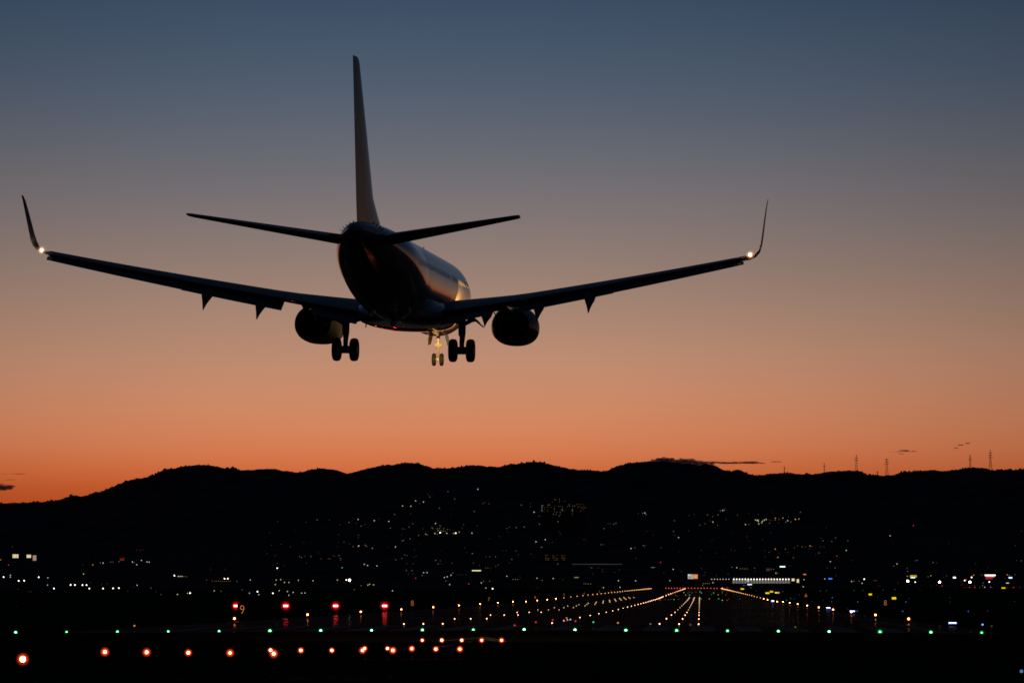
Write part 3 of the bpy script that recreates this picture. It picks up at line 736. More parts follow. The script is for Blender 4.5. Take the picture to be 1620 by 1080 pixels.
for i, (u, v, w, h) in enumerate(((1174.4, 930.9, 5.2, 1.9), (1214, 937.5, 6, 2.4), (1220.5, 935.3, 5, 2.2), (1376.8, 939.6, 5, 2.6), (1414.4, 945.6, 6.6, 3.4))):
    lit_sign('taxiway_sign', ('small yellow taxiway sign near the runway end', 'yellow taxiway sign, lower of a pair beside the right edge lamps', 'yellow taxiway sign, upper of a pair beside the right edge lamps',
             'yellow taxiway sign left of the largest yellow one', 'largest yellow taxiway sign, above the orange eight')[i], u, v, w, h, [(0, 1, 0, 1, YEL, 0.95)], group='yellow taxiway signs')
lit_sign('taxiway_sign', 'half white half orange taxiway sign beside the yellow pair', 1229.5, 936.9, 7, 2, [(0, .45, 0, 1, (1, .7, .3), 1.0), (.45, 1, 0, 1, (1, .35, .2), 1.0)], group='yellow taxiway signs')
# rows of lit panels along the far edge
def bar(u, v, w, h, c, st, label, k=3300, cat='lit sign'):
    return lit_sign('lit_sign', label, u, v, w, h, [(0, 1, 0, 1, c, st)], k, cat)
bar(753.8, 902, 14, 1.5, (1.0, .95, .45), 1.0, 'thin pale yellow light strip under the airliner nose', 3600)
bar(912, 912.8, 7, 1.6, (.8, .7, .25), 0.25, 'dim yellow strip left of the hangar foot')
bar(1238, 895.8, 8.5, 1.8, (.7, 1, .85), 1.6, 'greenish white light strip above the terminal', 3700)
bar(1033, 897, 5.5, 1.0, (.8, .75, .6), 0.2, 'dim grey strip between hangar and billboard', 3700)
bar(1186, 924, 7, 1.7, (.65, .75, 1), 1.4, 'bluish white strip under the terminal', 3250)
bar(1273, 908, 4.6, 1.5, (1, .25, .08), 0.8, 'small red orange strip right of the terminal', 3450)
bar(1313.5, 914.8, 6, 1.9, (.05, .2, 1), 1.2, 'small saturated blue sign right of the terminal')
bar(1486, 934.4, 10, 1.6, (1, .5, .15), 1.1, 'long orange sign under the brightest lamps at right')
bar(1573.5, 931.8, 9.6, 1.7, (1, .5, .2), 1.1, 'orange sign below the red and white canopy')
bar(1587.5, 929.4, 6, 1.8, (1, .75, .0), 0.9, 'yellow sign near the right edge', 3150)
bar(1594, 921.6, 4.4, 1.4, (1, .85, .4), 0.7, 'short pale strip under the bluish sign at right')
bar(1598.5, 913.2, 5.6, 2.2, (.6, .8, 1), 1.5, 'bluish white sign at the far right')
bar(1510, 913, 4.5, 2.2, (1, .95, 1), 1.8, 'white lit panel left of the red and white canopy')
lit_sign('station_canopy', 'bright white canopy with red band at the far right', 1566.5, 911.8, 17, 6.8, [(0, 1, .72, 1, WHT, 2.0), (.08, .9, .45, .70, (1, .3, .25), 1.0), (.08, .72, 0, .18, (.8, .02, .06), 0.8)], 3350, 'canopy')
lit_sign('yellow_panel', 'yellow lit panel above the two large white lamps at right', 1445, 911.5, 10.4, 4.6, [(0, 1, .25, 1, (.75, .7, .1), 0.55), (.1, .75, 0, .3, (1, .98, .6), 1.6)], 3350, 'lit sign')
# red crossed neon sign
p = at(193.0, 884.3, 3500); root = empty('neon_cross_sign', (p.x, p.y, prof(3500)), YAW); tag(root, 'dull red X-shaped neon sign, left town', 'sign')
REDN = glow('red_neon', (1.0, 0.12, 0.04), 0.22)
zc = p.z - root.location.z
box('mast', (-.2, .2, .3, .7, 0, zc), POLE, root)
mesh('tube', *tube_geo([(-2.6, 0, zc + 1.5), (2.4, 0, zc - 1.4)], .38, 6), REDN, root)
mesh('tube', *tube_geo([(-2.3, -.1, zc - 1.5), (2.6, -.1, zc + 1.5)], .38, 6), REDN, root)
# small orange triangular beacon
p = on_ground(1275, 943.5, 0.0); o = mesh('marker_cone', *loft([[(-1.0, -.6, 0), (1.0, -.6, 0), (1.0, .6, 0), (-1.0, .6, 0)], [(-.1, -.06, 1.9), (.1, -.06, 1.9), (.1, .06, 1.9), (-.1, .06, 1.9)]]), glow('orange_marker', (1, .18, .03), 0.3))
o.scale = (.55, .55, .6)
o.location = (p.x, p.y, surf(p.x, p.y)); tag(o, 'small glowing orange triangular marker beside the right edge lamps', 'marker')

# low blue and white lit markers along the right runway edge
for i, (u, v, w, h) in enumerate(((1222.5, 950.6, 4.6, 3.2), (1310.5, 961.3, 7.4, 2.4), (1348.4, 966.6, 8.6, 2.7), (1507, 985.2, 13.4, 2.9))):
    lit_sign('edge_marker_light', ('farthest', 'second farthest', 'second nearest', 'nearest')[i] + ' white and blue bar lamp beside the right runway edge', u, v, w, h,
             [(0.05, .95, .5, 1, (.92, .95, 1.0), 2.2), (0, 1, 0, .42, BLU, 1.4)], cat='marker lamp', group='white and blue bar lamps')

# ------------------------------------------------------------------ airfield lamps
def glow_lens(name, col, st, sample):
    return glow(name, col, st, sample)
EDGE_N = glow('edge_lamp_light', (1.0, 0.27, 0.07), 26.0, True)
EDGE_F = glow('edge_lamp_light_far', (1.0, 0.42, 0.13), 2.2)
CL_N = glow('centre_lamp_light', (1.0, 0.50, 0.26), 5.0)
TDZ_N = glow('touchdown_lamp_light', (1.0, 0.40, 0.22), 6.0)
TDZ_F = glow('touchdown_lamp_light_far', (1.0, 0.62, 0.28), 1.3)
GREEN = [glow('threshold_lamp_light', (0.13, 1.0, 0.33), q, True) for q in (16.0, 9.0, 5.0)]
APPR = [glow('approach_lamp_light', (1.0, 0.26, 0.11), q, True) for q in (40.0, 24.0, 14.0)]
PAPIL = glow('slope_lamp_light', (1.0, 0.035, 0.04), 60.0, True)
ENDR = glow('runway_end_light', (1.0, 0.10, 0.08), 1.1)
G_RED = halo_mat('red_halo', (1.0, 0.06, 0.012), 34.0)  # halo glows added around the lamps as bloom
G_PAPI = halo_mat('red_glide_slope_halo', (1.0, 0.006, 0.008), 3.4)
G_ORG = halo_mat('orange_halo', (1.0, 0.11, 0.015), 9.0)
G_GRN = halo_mat('green_halo', (0.0, 0.62, 0.09), 9.0)
def air_lamp(name, label, pos, r, m, cat, group, parts=True, flat=1.0, halo=None, gr=0.0, light_block=False):
    """an airfield lamp: base plate, stem, lens (and glow globe), or one turned body where it is too small to show parts"""
    g = surf(pos.x, pos.y)
    h = pos.z - g
    if not parts:
        b = max(0.02, h - r)
        key = (name, m.name, round(r, 2), round(b, 2))
        if key not in _lm:
            pr = [(r * .9, -0.02), (r * .7, b * .6), (r * .6, b)] + [(r * math.cos(t), b + r + r * math.sin(t)) for t in np.linspace(-.9, 1.3, 5)]
            v_, f_ = lathe_geo(pr, 8)
            me = bpy.data.meshes.new(name); me.from_pydata(v_, [], f_)
            me.materials.append(LAMPB); me.materials.append(m)
            me.polygons.foreach_set('material_index', [0] * 24 + [1] * (len(f_) - 26) + [0, 1])
            _lm[key] = me
        o = new_obj(name, _lm[key]); o.location = (pos.x, pos.y, g)
        return tag(o, label, cat, group)
    root = empty(name, (pos.x, pos.y, g))
    tag(root, label, cat, group)
    mesh('base', *lathe_geo([(r * 1.6, -0.02), (r * 1.6, 0.04), (r * 1.1, 0.07)], 10), LAMPB, root)
    if h - r > 0.1:
        mesh('stem', *lathe_geo([(r * .22, 0.06), (r * .16, h - r * .9)], 8), STEM, root)
    if h > r * 1.5:
        mesh('housing', *lathe_geo([(r * .5, h - r * 1.55), (r * 1.35, h - r * 1.12), (r * 1.4, h - r * 1.02), (r * .4, h - r * 1.02)], 12), STEM, root)  # disc added below the lens to keep its light off the ground
    o = new_obj('lens', sphere_mesh(m, 16), root); o.location = (0, 0, h); o.scale = (r, r, r * flat)
    if light_block:
        box('light_block', (-gr * 1.1, gr * 1.1, -gr * .9, gr * 1.6, h + gr * 1.02, h + gr * 1.02 + 0.006), STEM, root)  # plate added over the lamp to block its upward light
    if halo is not None:  # soft glow added round the lens, no solid cover
        q = new_obj('halo_sphere', sphere_mesh(halo, 20), root); q.location = (0, 0, h); q.scale = (gr, gr, gr)
    return root
def rel(x, y, h):
    return Vector((x, y, surf(x, y) + h))
# white edge lamps, left and right rows
for k in range(47):
    y = 297 + 55.8 * k
    near = k < 9
    r = 0.085 if y < 700 else max(0.1, 0.62 * y / F)
    for s, nm in ((-1, 'left'), (1, 'right')):
        x = XC + s * 31.6
        air_lamp('runway_edge_light', 'white runway edge lamp, %s from the camera in the %s row' % (nth(k + 1), nm), rel(x, y, 0.34 if near else r * 1.2), r if near else r,
                 EDGE_N if y < 1000 else EDGE_F, 'runway lamp', 'runway edge lamps', parts=near, halo=G_ORG if k < 9 else None, gr=0.26)
# centre line lamps
for k in range(44):
    y = 262 + 30.5 * k if k < 26 else 1055 + 96 * (k - 26)
    air_lamp('centre_line_light', 'centre line lamp of the runway, %s from the camera' % nth(k + 1), rel(XC, y, 0.06), max(0.05, 0.62 * y / F), CL_N if y < 1400 else EDGE_F, 'runway lamp', 'centre line lamps', parts=False)
# touchdown zone bars of three on either side
for k in range(15):
    y = 260 + 54 * k
    for s, nm in ((-1, 'left'), (1, 'right')):
        for j, off in enumerate((8.9, 10.5, 12.1)):
            pos_ = ('inner', 'middle', 'outer')[j]
            air_lamp('touchdown_zone_light', '%s lamp of the %s %s touchdown bar from the camera' % (pos_, nth(k + 1), nm), rel(XC + s * off, y, 0.05), max(0.055, 0.66 * y / F), TDZ_N if y < 430 else TDZ_F,
                     'runway lamp', 'touchdown zone lamps', parts=False)
# green threshold lamps
for k in range(20):
    u = 25 + (1553 - 25) / 19.0 * k
    p = at(u, 990, 219.0)
    air_lamp('threshold_light', 'green threshold lamp, %s from the left of the row' % nth(k + 1), rel(p.x, p.y, 0.10), 0.075 * random.uniform(.75, 1.1), GREEN[random.choice((0, 0, 1, 1, 2))], 'runway lamp', 'green threshold lamps', halo=G_GRN, gr=random.uniform(.16, .27))
# approach light bars of five orange lamps on posts
BARS = [(75.8, [(166, 1030.5), (232, 1031), (298, 1031.7), (364, 1032), (433, 1033.2)], 0.044),
        (103.0, [(428, 1027.8), (476, 1028), (525, 1028), (573.5, 1028), (621.5, 1028)], 0.052),
        (131.0, [(577, 1025), (613, 1025), (651.5, 1025.3), (689.5, 1026), (727.5, 1026)], 0.056),
        (161.0, [(668, 1012), (699, 1012), (730.5, 1012), (762, 1012), (793.5, 1012)], 0.062)]
air_lamp('approach_light', 'largest and lowest orange approach lamp, alone near the left edge', at(36, 1042, 46.7), 0.042, APPR[0], 'approach lamp', 'orange approach lamps', halo=G_RED, gr=0.118, light_block=True)
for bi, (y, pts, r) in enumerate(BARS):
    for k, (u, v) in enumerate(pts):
        air_lamp('approach_light', 'orange approach lamp, %s from the left in the %s nearest bar of five' % (nth(k + 1), nth(bi + 1)), at(u, v, y), r * random.uniform(.68, .9), APPR[random.choice((0, 1, 1, 2))], 'approach lamp', 'orange approach lamps', halo=G_RED, gr=r * random.uniform(2.5, 3.2), light_block=True)
# four red glide slope lamps on the left
for k, u in enumerate((373.5, 452, 531, 608.5)):
    p = at(u, 957.7, 491.0)
    g = surf(p.x, p.y)
    root = empty('glide_slope_light', (p.x, p.y, g)); tag(root, 'large red glide slope lamp, %s from the left of four' % nth(k + 1), 'glide slope lamp', 'red glide slope lamps')
    h = p.z - g
    box('housing', (-0.62, 0.62, 0.05, 1.5, h - 0.22, h + 0.24), LAMPB, root)
    for s in (-1, 1):
        box('leg', (s * .45 - .04, s * .45 + .04, 0.5, 0.58, -0.05, h - 0.22), POLE, root)
    for s in (-1, 0, 1):
        o = new_obj('lens', sphere_mesh(PAPIL, 16), root); o.location = (s * 0.2, 0.0, h); o.scale = (0.17, 0.1, 0.15)
    o = new_obj('halo_sphere', sphere_mesh(G_PAPI, 20), root); o.location = (0, 0, h); o.scale = (0.95, 0.6, 0.95)  # added sphere of glow around the three lenses
# red runway end lamps
for k, u in enumerate([1053.5, 1058, 1062.4, 1067, 1071.4, 1076, 1080.6, 1084, 1089, 1094, 1099, 1104, 1109, 1114, 1119, 1124.5, 1130, 1134.5]):
    p = at(u, 931.2, 2925)
    air_lamp('runway_end_light', 'red runway end lamp, %s from the left' % nth(k + 1), Vector((p.x, p.y, max(p.z, surf(p.x, p.y) + .5))), 0.46, ENDR, 'runway lamp', 'red runway end lamps', parts=False)
# coloured taxiway lamps
def taxi(txt, ox, oy, s):
    for it in txt.split():
        q = it.split(','); u, v = ox + float(q[0]) / s, oy + float(q[1]) / s
        c, lev = q[2], int(q[3])
        p = on_ground(u, v, 0.25); k = p.y
        r = max(0.07, RAD[lev] * k / F * 0.9)
        nm = 'left of the runway centre line' if u < 1080 else 'between centre line and right edge lamps' if u < 1150 else 'beyond the right edge lamps'
        dist = 'far' if v < 938 else 'middle distance' if v < 955 else 'near'
        air_lamp('taxiway_light', '%s%s taxiway lamp, %s, %s' % ('dim ' if lev < 2 else '', CNAME[c], dist, nm), Vector((p.x, p.y, surf(p.x, p.y) + max(0.25, r * 1.1))), r, lamp_mat(c, lev), 'taxiway lamp', '%s%s taxiway lamps %s %s' % ('dim ' if lev < 2 else '', CNAME[c], dist, nm), parts=False)
taxi('''15,378,G,2 65,385,O,1 88,373,O,1 118,380,G,1 38,410,O,2 88,410,G,2 170,372,O,1 222,368,G,2 240,383,G,2 345,370,G,0 397,382,G,2 455,405,O,2 368,405,G,1 210,408,G,0
552,405,G,1 342,458,O,2 460,458,G,2 590,460,O,1 733,460,G,1 233,458,G,2 135,460,O,2 508,300,W,2 508,365,W,1 508,383,W,1 508,478,W,2 568,300,R,2 568,385,R,1 568,478,R,2
583,308,O,1 948,352,O,0 1280,367,O,1 1330,478,B,2 1385,455,G,1 1430,460,B,1 1495,408,B,1 1112,465,B,1''', 1080, 890, 8.1)
taxi('''415,284,G,1 377,286,O,1 583,282,G,1 637,282,G,1 762,280,G,1 832,278,G,1 907,278,G,0 985,277,G,0 450,327,B,2 447,351,C,1 605,353,B,2 900,353,B,2 918,331,B,1 1168,327,B,1
1168,353,B,1 1280,411,B,2 1398,408,B,1 1562,350,B,1 602,409,B,2 880,410,B,2 545,396,B,1 1367,492,B,3 727,322,W,0 168,344,B,1 195,332,G,1 250,310,B,1 325,350,B,1 396,345,B,1 148,290,O,1
225,508,O,1 1423,502,W,0''', 1200, 860, S1)
taxi('''355,468,C,2 395,461,C,2 535,477,G,2 685,482,O,2 883,489,C,1 1127,493,O,1 372,452,O,2 375,465,R,2 426,471,R,2 287,463,R,2 184,478,R,2 55,496,R,2 940,339,O,2 975,339,O,1 992,339,G,1
1010,338,O,1 1027,338,G,2 1055,337,O,1 1035,312,G,1 1015,312,R,1 988,300,R,1 1045,318,O,1''', 800, 860, S1)
taxi('''820,500,O,2 101,377,R,0''', 0, 860, S1)
# blurred bluish lamp cut off by the right edge
air_lamp('fence_lamp', 'bluish white lamp cut off at the bottom right corner', at(1616, 1061, 78), 0.042, glow('fence_lamp_light', (0.22, 0.42, 0.9), 0.4), 'lamp', None)

# ------------------------------------------------------------------ runway distance boards with lit numerals
DIG = glow('lit_numeral', (1.0, 0.26, 0.06), 0.8)
_txt = {}
def numeral(ch):
    if ch not in _txt:
        c = bpy.data.curves.new('numeral', 'FONT'); c.body = ch; c.size = 1.0; c.align_x = 'CENTER'; c.extrude = 0.01; c.offset = -0.03
        t = bpy.data.objects.new('numeral_source', c); COL.objects.link(t)
        dg = bpy.context.evaluated_depsgraph_get()
        me = bpy.data.meshes.new_from_object(t.evaluated_get(dg))
        me.name = 'numeral'; me.materials.clear(); me.materials.append(DIG)
        bpy.data.objects.remove(t)
        _txt[ch] = me
    return _txt[ch]
CARD = _card
for ch, u, v, y in (('9', 383.0, 963.4, 345), ('8', 652.2, 953.4, 549), ('7', 773.3, 947.4, 748), ('6', 846.5, 943.6, 958), ('5', 892.3, 939.8, 1163), ('4', 924, 937.8, 1366), ('3', 948.4, 935.4, 1572), ('2', 966.5, 934, 1760), ('8', 1400.7, 952.8, 549)):
    p = at(u, v, y); g = surf(p.x, p.y)
    root = empty('distance_board', (p.x, p.y, g)); side = 'right' if u > 1300 else 'left'
    tag(root, 'dark board with orange lit numeral %s beside the %s runway edge' % (CARD[int(ch)], side), 'sign', 'runway distance boards')
    zc = p.z - g
    box('board', (-0.55, 0.55, 0.05, 0.22, zc - .72, zc + .72), DARKM, root)
    if zc - 0.72 > 0.04:
        for s in (-1, 1):
            box('post', (s * .4 - .04, s * .4 + .04, 0.1, 0.18, -0.05, zc - .72), POLE, root)
    o = new_obj('numeral', numeral(ch), root)
    o.rotation_euler = (math.pi / 2, 0, 0); sc = 1.33 if ch != '9' else 1.38
    o.scale = (sc * .85, sc, 1); o.location = (0, 0.03, zc - 0.34 * sc)

# ------------------------------------------------------------------ the airliner
plane = bpy.data.objects.new('airliner', None); COL.objects.link(plane)
plane.empty_display_size = 3
plane.location = (-14.36, 152.9, 14.89 + CAMZ)
plane.rotation_mode = 'YXZ'
plane.rotation_euler = (math.radians(2.55), math.radians(0.89), math.radians(-1.45))
tag(plane, 'twin-engine airliner with upturned wingtips landing with its wheels down', 'airplane')
def B(x, xa, z):                       # body point: right, metres aft of the nose, up
    return Vector((x, 20.0 - xa, z))

# fuselage: station, top, bottom, half width
FUS = [(0.0, -0.45, -0.62, .07), (0.12, -.22, -.86, .33), (.45, .02, -1.12, .64), (1.0, .35, -1.40, .98), (1.8, .78, -1.66, 1.30), (2.5, 1.18, -1.82, 1.50), (3.3, 1.55, -2.03, 1.66),
       (4.3, 1.78, -2.11, 1.78), (5.5, 1.88, -2.14, 1.85), (7.0, 1.90, -2.14, 1.88), (10, 1.90, -2.08, 1.88), (14, 1.90, -2.08, 1.88), (18, 1.90, -2.08, 1.88), (22, 1.90, -2.08, 1.88),
       (24.3, 1.90, -2.08, 1.88), (25.5, 1.90, -2.00, 1.87), (27, 1.90, -1.80, 1.88), (28.5, 1.90, -1.50, 1.86), (30, 1.90, -1.13, 1.80), (31.5, 1.90, -.74, 1.67), (33, 1.89, -.33, 1.46),
       (34.5, 1.86, .10, 1.18), (36, 1.80, .55, .84), (37.2, 1.72, .92, .50), (37.9, 1.62, 1.15, .26), (38.05, 1.52, 1.28, .12)]
def fus_at(xa):
    s = [f_[0] for f_ in FUS]
    out_ = []
    for i in (1, 2, 3):                 # smooth (Catmull-Rom) curve through the stations
        v_ = [f_[i] for f_ in FUS]
        k = min(len(s) - 2, max(0, int(np.searchsorted(s, xa, side='right')) - 1))
        h_ = s[k + 1] - s[k]; t_ = min(1.0, max(0.0, (xa - s[k]) / h_))
        def sl(q):
            if q == 0 or q == len(s) - 1: return 0.0 if q == 0 else (v_[-1] - v_[-2]) / (s[-1] - s[-2])
            return (v_[q + 1] - v_[q - 1]) / (s[q + 1] - s[q - 1])
        m0, m1 = sl(k) * h_, sl(k + 1) * h_
        if k < 2: m0 = m1 = v_[k + 1] - v_[k]
        t2, t3 = t_ * t_, t_ ** 3
        out_.append((2 * t3 - 3 * t2 + 1) * v_[k] + (t3 - 2 * t2 + t_) * m0 + (-2 * t3 + 3 * t2) * v_[k + 1] + (t3 - t2) * m1)
    return tuple(out_)
NF = 64
def fring(xa):
    t, b, w = fus_at(xa)
    zc = (t + b) / 2 + 0.02 * (t - b); r = []
    for k in range(NF):
        an = 2 * math.pi * k / NF
        c, s = math.cos(an), math.sin(an)
        hh = (t - zc) if s > 0 else (zc - b)
        r.append(B(w * c, xa, zc + hh * s))
    return r
st = sorted(set([f_[0] for f_ in FUS] + list(np.arange(6, 25, 1.0)) + list(np.arange(24, 38, .25))))
fuselage = mesh('fuselage', *loft([fring(x) for x in st]), PAINT, plane, smooth=True)
def on_fus(xa, z, side):
    t, b, w = fus_at(xa); zc = (t + b) / 2 + 0.02 * (t - b)
    hh = (t - zc) if z > zc else (zc - b)
    return w * math.sqrt(max(0, 1 - ((z - zc) / hh) ** 2)) * side
# cabin windows, too small to pick apart
parts = []
for side in (-1, 1):
    for k in range(46):
        xa = 6.3 + 0.51 * k
        if 14.6 < xa < 15.0: continue
        ring = []
        for lift in (0.0, 0.012):
            rr = []
            for q in range(8):
                an = 2 * math.pi * q / 8
                z = 0.48 + 0.16 * math.sin(an); x_ = xa + 0.10 * math.cos(an)
                rr.append(B(on_fus(x_, z, side) + side * (lift - .004), x_, z))
            ring.append(rr)
        parts.append(loft(ring))
tag(mesh('cabin_windows', *merge(parts), GLASSD, fuselage), kind='stuff')
# wing to body fairing
fr = []
for xa, w, b, t in ((11.6, .4, -2.04, -1.7), (12.6, 1.5, -2.16, -1.2), (14, 2.02, -2.25, -.9), (16, 2.2, -2.30, -.8), (19, 2.24, -2.30, -.8), (21.5, 2.1, -2.27, -.95), (23.3, 1.6, -2.16, -1.3), (24.8, .5, -2.06, -1.7)):
    ring = []
    for k in range(28):
        an = 2 * math.pi * k / 28; c, s = math.cos(an), math.sin(an)
        sg = lambda q: math.copysign(abs(q) ** .72, q)
        ring.append(B(w * sg(c), xa, (t + b) / 2 + (t - b) / 2 * sg(s)))
    fr.append(ring)
mesh('wing_root_fairing', *loft(fr), BELLY, plane, smooth=True)
# belly pods, aerials, tail skid and beacon
mesh('belly_aerial', *loft([[B(.02, 22.9, -2.3), B(.02, 23.2, -2.3), B(-.02, 23.2, -2.3), B(-.02, 22.9, -2.3)], [B(.01, 23.2, -2.52), B(.01, 23.35, -2.52), B(-.01, 23.35, -2.52), B(-.01, 23.2, -2.52)]]), DARKM, plane)
mesh('drain_mast', *loft([[B(-1.10, 24.4, -1.7), B(-1.10, 24.65, -1.7), B(-1.06, 24.65, -1.7), B(-1.10, 24.4, -1.7)], [B(-1.22, 24.7, -2.42), B(-1.22, 24.82, -2.42), B(-1.18, 24.82, -2.42), B(-1.18, 24.7, -2.42)]]), DARKM, plane)
o = new_obj('belly_beacon', sphere_mesh(DARKM, 12), plane); o.location = B(0.05, 24.4, -2.22); o.scale = (.13, .16, .15)
mesh('top_aerial', *loft([[B(.02, 11, 1.86), B(.02, 11.4, 1.86), B(-.02, 11.4, 1.86), B(-.02, 11, 1.86)], [B(.01, 11.3, 2.25), B(.01, 11.5, 2.25), B(-.01, 11.5, 2.25), B(-.01, 11.3, 2.25)]]), DARKM, plane)
for k, an in enumerate((112, 122, 132, 142, 152, 62, 52, 42, 34)):
    xa = 35.3; t, b, w = fus_at(xa); zc = (t + b) / 2
    n = Vector((math.cos(math.radians(an)), 0, math.sin(math.radians(an))))
    p = B(w * n.x, xa, zc + (t - zc) * n.z)
    tang = Vector((-n.z, 0, n.x)) * 0.012
    q = Vector((0, .16, 0))
    mesh('vortex_generator', *loft([[p - q - tang - n * .03, p - q + tang - n * .03, p + q + tang - n * .03, p + q - tang - n * .03], [p - q - tang + n * .11, p - q + tang + n * .11, p + q * .1 + tang + n * .11, p + q * .1 - tang + n * .11]]), DARKM, plane)

def foil(chord, thick, n=12, te=1.0, blunt=0.0):
    """closed airfoil outline in (x aft, z up); te < 1 cuts the tail off"""
    xs_ = [te * 0.5 * (1 - math.cos(math.pi * i / n)) for i in range(n + 1)]
    def yt(x): return 5 * thick * (0.2969 * math.sqrt(x) - .126 * x - .3516 * x * x + .2843 * x ** 3 - .1036 * x ** 4)
    up = [(x * chord, (yt(x) * 1.05 + .012 * math.sin(math.pi * min(1, x)) + blunt) * chord) for x in reversed(xs_)]
    lo = [(x * chord, (-yt(x) * .95 + .012 * math.sin(math.pi * min(1, x)) - blunt) * chord) for x in xs_[1:]]
    return up + lo
def foil_aft(chord, thick, lo, n=6):
    """the tail piece of the same airfoil, from fraction lo to the trailing edge"""
    def yt(x): return 5 * thick * (0.2969 * math.sqrt(x) - .126 * x - .3516 * x * x + .2843 * x ** 3 - .1036 * x ** 4)
    q = [lo + (1 - lo) * i / n for i in range(n + 1)]
    cam_ = lambda x: .012 * math.sin(math.pi * min(1, x))
    return [(x * chord, (yt(x) * 1.05 + cam_(x)) * chord) for x in reversed(q)] + [(x * chord, (-yt(x) * .95 + cam_(x)) * chord) for x in q]
def zw(y):                              # wing plane: dihedral plus bending in flight
    t = max(0, y - 1.88)
    return -1.375 + .143 * t + .0014 * t * t
def wing_le(y): return float(np.interp(y, [0, 1.88, 5.6, 16.9], [12.9, 14.1, 16.85, 22.75]))
def wing_te(y): return float(np.interp(y, [0, 1.88, 5.6, 16.9], [21.4, 21.4, 21.4, 24.8]))
def inc(y): return math.radians(float(np.interp(y, [0, 2, 17], [2.0, 1.8, 2.6])))
def wing_pt(y, fx, fz, side):
    """fx metres behind the leading edge and fz above the chord, twisted with the wing"""
    a_ = inc(y); piv = 0.3 * (wing_te(y) - wing_le(y))
    dx = fx - piv
    return B(side * y, wing_le(y) + piv + dx * math.cos(a_) + fz * math.sin(a_), zw(y) + fz * math.cos(a_) - dx * math.sin(a_))
def wing_ring(y, te, side, th):
    c = wing_te(y) - wing_le(y)
    return [wing_pt(y, x, z, side) for x, z in foil(c, th, te=te)]
def th(y): return float(np.interp(y, [0, 6, 17], [.15, .12, .105]))
def moving(name, y0, y1, f0, chord, drop, defl, side, parent, m=GREYP, thick=.13, n=5):
    """flap or aileron: its nose at fraction f0 of the wing chord, deflected down"""
    rings = []
    for y in np.linspace(y0, y1, n):
        c = wing_te(y) - wing_le(y); cc = chord * c; d = math.radians(defl); r = []
        for x, z in foil(cc, thick):
            r.append(wing_pt(y, f0 * c + x * math.cos(d) + z * math.sin(d), -drop - x * math.sin(d) + z * math.cos(d), side))
        rings.append(r)
    return mesh(name, *loft(rings), m, parent, smooth=True)
def wing(side):
    nm = 'left' if side < 0 else 'right'
    ys = list(np.linspace(1.2, 10.4, 12))
    rings = [wing_ring(y, 0.985, side, th(y)) for y in ys] + [wing_ring(y, 0.93, side, th(y)) for y in np.linspace(10.42, 16.6, 7)] + [wing_ring(y, 0.74, side, th(y)) for y in (16.62, 16.7)]
    # tip blends up into the tall winglet
    w = mesh('wing', *loft(rings), GREYP, plane, smooth=True)
    w['label'] = nm + ' wing'
    wl = []
    y0, z0 = 16.5, zw(16.5)
    for i, (yy, zz, le, ch, t_) in enumerate(((16.6, z0 + .01, 22.55, 1.72, .10), (16.9, z0 + .05, 22.75, 1.60, .09), (17.15, z0 + .15, 22.95, 1.48, .08), (17.33, z0 + .35, 23.15, 1.36, .075),
                                              (17.43, z0 + .68, 23.4, 1.22, .075), (17.49, z0 + 1.08, 23.7, 1.06, .075), (17.57, z0 + 1.75, 24.18, .86, .075), (17.67, z0 + 2.47, 24.7, .60, .075), (17.72, z0 + 2.70, 24.95, .42, .06))):
        tilt = math.radians([6, 13, 32, 57, 73, 79, 80, 80, 80][i])
        r = []
        for x, z in foil(ch, t_):
            r.append(B(side * (yy - z * math.sin(tilt)), le + x, zz + z * math.cos(tilt)))
        wl.append(r)
    mesh('winglet', *loft(wl), GREYP, w, smooth=True)
    moving('aileron', 10.36, 16.6, .70, .36, .04, 19, side, w, thick=.17)
    moving('outboard_flap', 5.75, 10.40, .79, .28, .05, 26, side, w)
    moving('inboard_flap', 2.05, 4.25, .86, .22, .10, 20, side, w)
    # flap track fairings: canoe shapes hanging under the trailing edge
    for y, ln, dp in ((6.75, 3.1, .92), (9.25, 2.7, .92), (4.1, 2.4, .72)):
        c = wing_te(y) - wing_le(y); rings = []
        for s in np.linspace(0, 1, 12):
            f0 = .52 * c + s * ln * (1.0)
            wd = .30 * math.sin(math.pi * min(1, s * .9 + .06)) ** .7 * (1 - .62 * max(0, s - .6) / .4)
            ht = .30 * math.sin(math.pi * min(1, s * .85 + .08)) ** .7 * (1 - .55 * max(0, s - .6) / .4)
            zz = -.16 - .10 * s - dp * max(0, s - .35) ** 1.5 / .65 ** 1.5
            rings.append([wing_pt(y, f0, zz, side) + Vector((wd * math.cos(q * math.pi / 6), 0, ht * math.sin(q * math.pi / 6))) for q in range(12)])
        mesh('flap_track_fairing', *loft(rings), GREYP, w, smooth=True)
    # slats drooped ahead of the leading edge
    for ya, yb in ((6.2, 11.2), (11.3, 16.2)):
        rings = []
        for y in np.linspace(ya, yb, 5):
            c = wing_te(y) - wing_le(y)
            rings.append([wing_pt(y, -.045 * c + x, -.004 * c + z - .16 * (0.12 * c - x), side) for x, z in foil(.17 * c, .22, 8)])
        mesh('slat', *loft(rings), BARE, w, smooth=True)
    # position lamp at the rear of the wing tip
    o = new_obj('tip_lamp', sphere_mesh(TIPL, 16), w); o.location = B(side * 16.9, 24.5, z0 + .14); o.scale = (.062, .062, .062)
    o = new_obj('tip_lamp_halo', sphere_mesh(TIPG, 20), w); o.location = B(side * 16.9, 24.5, z0 + .14); o.scale = (.26, .26, .26)  # added halo of glow round the tip lamp
    return w
TIPL = glow('wing_tip_lamp', (1.0, 0.66, 0.40), 24.0)
